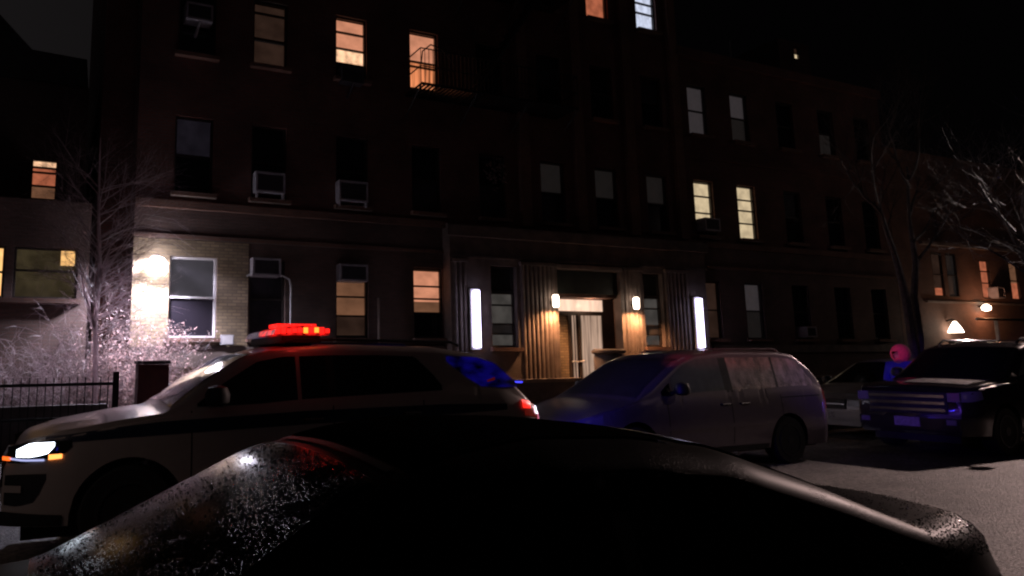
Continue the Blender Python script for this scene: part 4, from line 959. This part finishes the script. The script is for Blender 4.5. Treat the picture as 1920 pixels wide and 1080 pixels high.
# facing -X (towards the police car)
bv = [pp(0,0,.95), pp(0,0,1.15), pp(0,0,1.38), pp(-.01,0,1.50), pp(-.02,0,1.58), pp(-.045,0,1.68),
      pp(0,-.19,1.42), pp(-.02,-.25,1.14), pp(-.20,-.20,.98), pp(0,.19,1.42), pp(-.02,.25,1.14), pp(-.20,.20,.98),
      pp(0,-.09,.90), pp(-.01,-.10,.50), pp(.03,-.10,.10), pp(-.13,-.10,.04), pp(0,.09,.90), pp(.0,.10,.50), pp(.04,.10,.10), pp(-.12,.10,.04)]
be = [(0,1),(1,2),(2,3),(3,4),(4,5),(2,6),(6,7),(7,8),(2,9),(9,10),(10,11),(0,12),(12,13),(13,14),(14,15),(0,16),(16,17),(17,18),(18,19)]
skin('body', t, bv, be, [(.13,.10),(.12,.10),(.14,.10),.055,.105,.135,.055,.042,.032,.055,.042,.032,.085,.06,.042,.035,.085,.06,.042,.035], 'skin')
jv = [pp(0,0,.86), pp(0,0,1.12), pp(0,0,1.38), pp(-.01,0,1.49), pp(0,-.23,1.42), pp(-.02,-.285,1.14), pp(-.19,-.215,1.0), pp(0,.23,1.42), pp(-.02,.285,1.14), pp(-.19,.215,1.0)]
skin('jacket', t, jv, [(0,1),(1,2),(2,3),(2,4),(4,5),(5,6),(2,7),(7,8),(8,9)], [(.19,.16),(.18,.15),(.19,.15),.09,.095,.075,.055,.095,.075,.055], 'jacket')
tv = [pp(0,0,.95), pp(0,-.10,.86), pp(-.01,-.105,.5), pp(.03,-.105,.12), pp(0,.10,.86), pp(0,.105,.5), pp(.04,.105,.12)]
skin('trousers', t, tv, [(0,1),(1,2),(2,3),(0,4),(4,5),(5,6)], [.13,.11,.08,.065,.11,.08,.065], 'trousers')
mb = MB()
rows = []
for i in range(13):
    a = PI*i/12
    r = math.sin(a)*.165+.002; z = 1.64+.185*math.cos(a)
    rows.append([(px-.0+math.cos(b)*r*1.08, py+math.sin(b)*r, z) for b in [2*PI*k/18 for k in range(19)]])
# leave the face opening towards -X
fs = []; vs = [p for r_ in rows for p in r_]
for i in range(12):
    for k in range(18):
        b = 2*PI*(k+.5)/18
        if 5 <= i <= 7 and abs(b-PI) < .38: continue
        fs.append((i*19+k, i*19+k+1, (i+1)*19+k+1, (i+1)*19+k))
mb.add(vs, fs).lathe((px, py, 1.47), [(.11, 0), (.13, .05), (.10, .10)], 14, ends=False).build('hood', 'pink_knit', t, smooth=True)
MB().lathe((px-.150, py-.035, 1.665), [(.003, -.005), (.009, 0), (.003, .005)], 8).lathe((px-.150, py+.035, 1.665), [(.003, -.005), (.009, 0), (.003, .005)], 8).build('eye', 'black_trim', t)
MB().prism([(px-.12, 1.67), (px-.165, 1.63), (px-.12, 1.62)], py-.014, py+.014).build('nose', 'skin', t)

# street lamp out of sight on the near left: lights the front of the police car
t = thing('street_lamp', (-7.5, 1.2, 0), 'street lamp at the near kerb beyond the left edge of the view', 'street lamp')
MB().tube([(-7.5, .6, 0), (-7.5, .6, 7.2)], [.11, .07], 12).build('pole', 'iron', t, smooth=True)
MB().tube([(-7.5, .6, 7.2), (-7.4, 1.2, 7.6), (-7.3, 2.2, 7.7)], [.05, .04, .035], 8).build('arm', 'iron', t, smooth=True)
MB().lathe((-7.3, 2.4, 7.52), [(.10, 0), (.22, .06), (.16, .2), (.05, .24)], 14).build('lamp_head', 'ac_metal', t, smooth=True)
light('lamp_glow', t, (-7.3, 2.4, 7.4), 165, (1, .74, .62), .15, 'SPOT', aim=(-.9, 6.9, .9), size=22, blend=1.0)

# unseen blue beacon beyond the left edge, added to light the person and grille
t = thing('added_beacon', (-3.5, 2.2, 0), 'added unseen blue beacon on a tripod stand beyond the left edge of the view', 'beacon')
MB().tube([(-3.5, 2.2, .5), (-3.5, 2.2, 2.2)], .03, 8).build('pole', 'iron', t, smooth=True)
for k in range(3):
    a = 2*PI*k/3; MB().tube([(-3.5, 2.2, .6), (-3.5+.5*math.cos(a), 2.2+.5*math.sin(a), 0)], .02, 6).build('leg', 'iron', t)
MB().lathe((-3.5, 2.2, 2.2), [(.10, 0), (.11, .03), (.09, .16), (.03, .2)], 16).build('lens', 'blue_led', t, smooth=True)
light('added_beacon_glow', t, (-3.36, 2.26, 2.34), 2300, (.22, .08, 1), .05, 'SPOT', aim=(14.5, 8.4, 1.2), size=9, blend=.6)

# old snow; the long right heap stands in for lit road
def snow(x, y, rx, ry, h, label):
    t = thing('pale_heap', (x, y, 0), label, 'snow', 'old snow left along the far kerb')
    mb = MB(); rows = []; n = 28; random.seed(int(x*10))
    ph = [random.uniform(0, 6.28) for _ in range(4)]
    for i in range(7):
        f = i/6; rows.append([(x+rx*f*math.cos(a)*(1+.18*math.sin(3*a+ph[0])+.1*math.sin(7*a+ph[1])), y+ry*f*math.sin(a)*(1+.2*math.sin(4*a+ph[2])), .005+h*(1-f*f)*(1+.3*math.sin(5*a+ph[3])*f)) for a in [2*PI*k/n for k in range(n+1)]])
    mb.grid(rows).build('snow', 'snow', t, smooth=True)
snow(13.1, 9.9, .55, .28, .06, 'low strip of old snow on the road between the minivan and the pale sedan')
snow(19.6, 9.9, 1.6, .45, .12, 'long low pale heap standing in for lit road behind the black vehicle at the right edge')
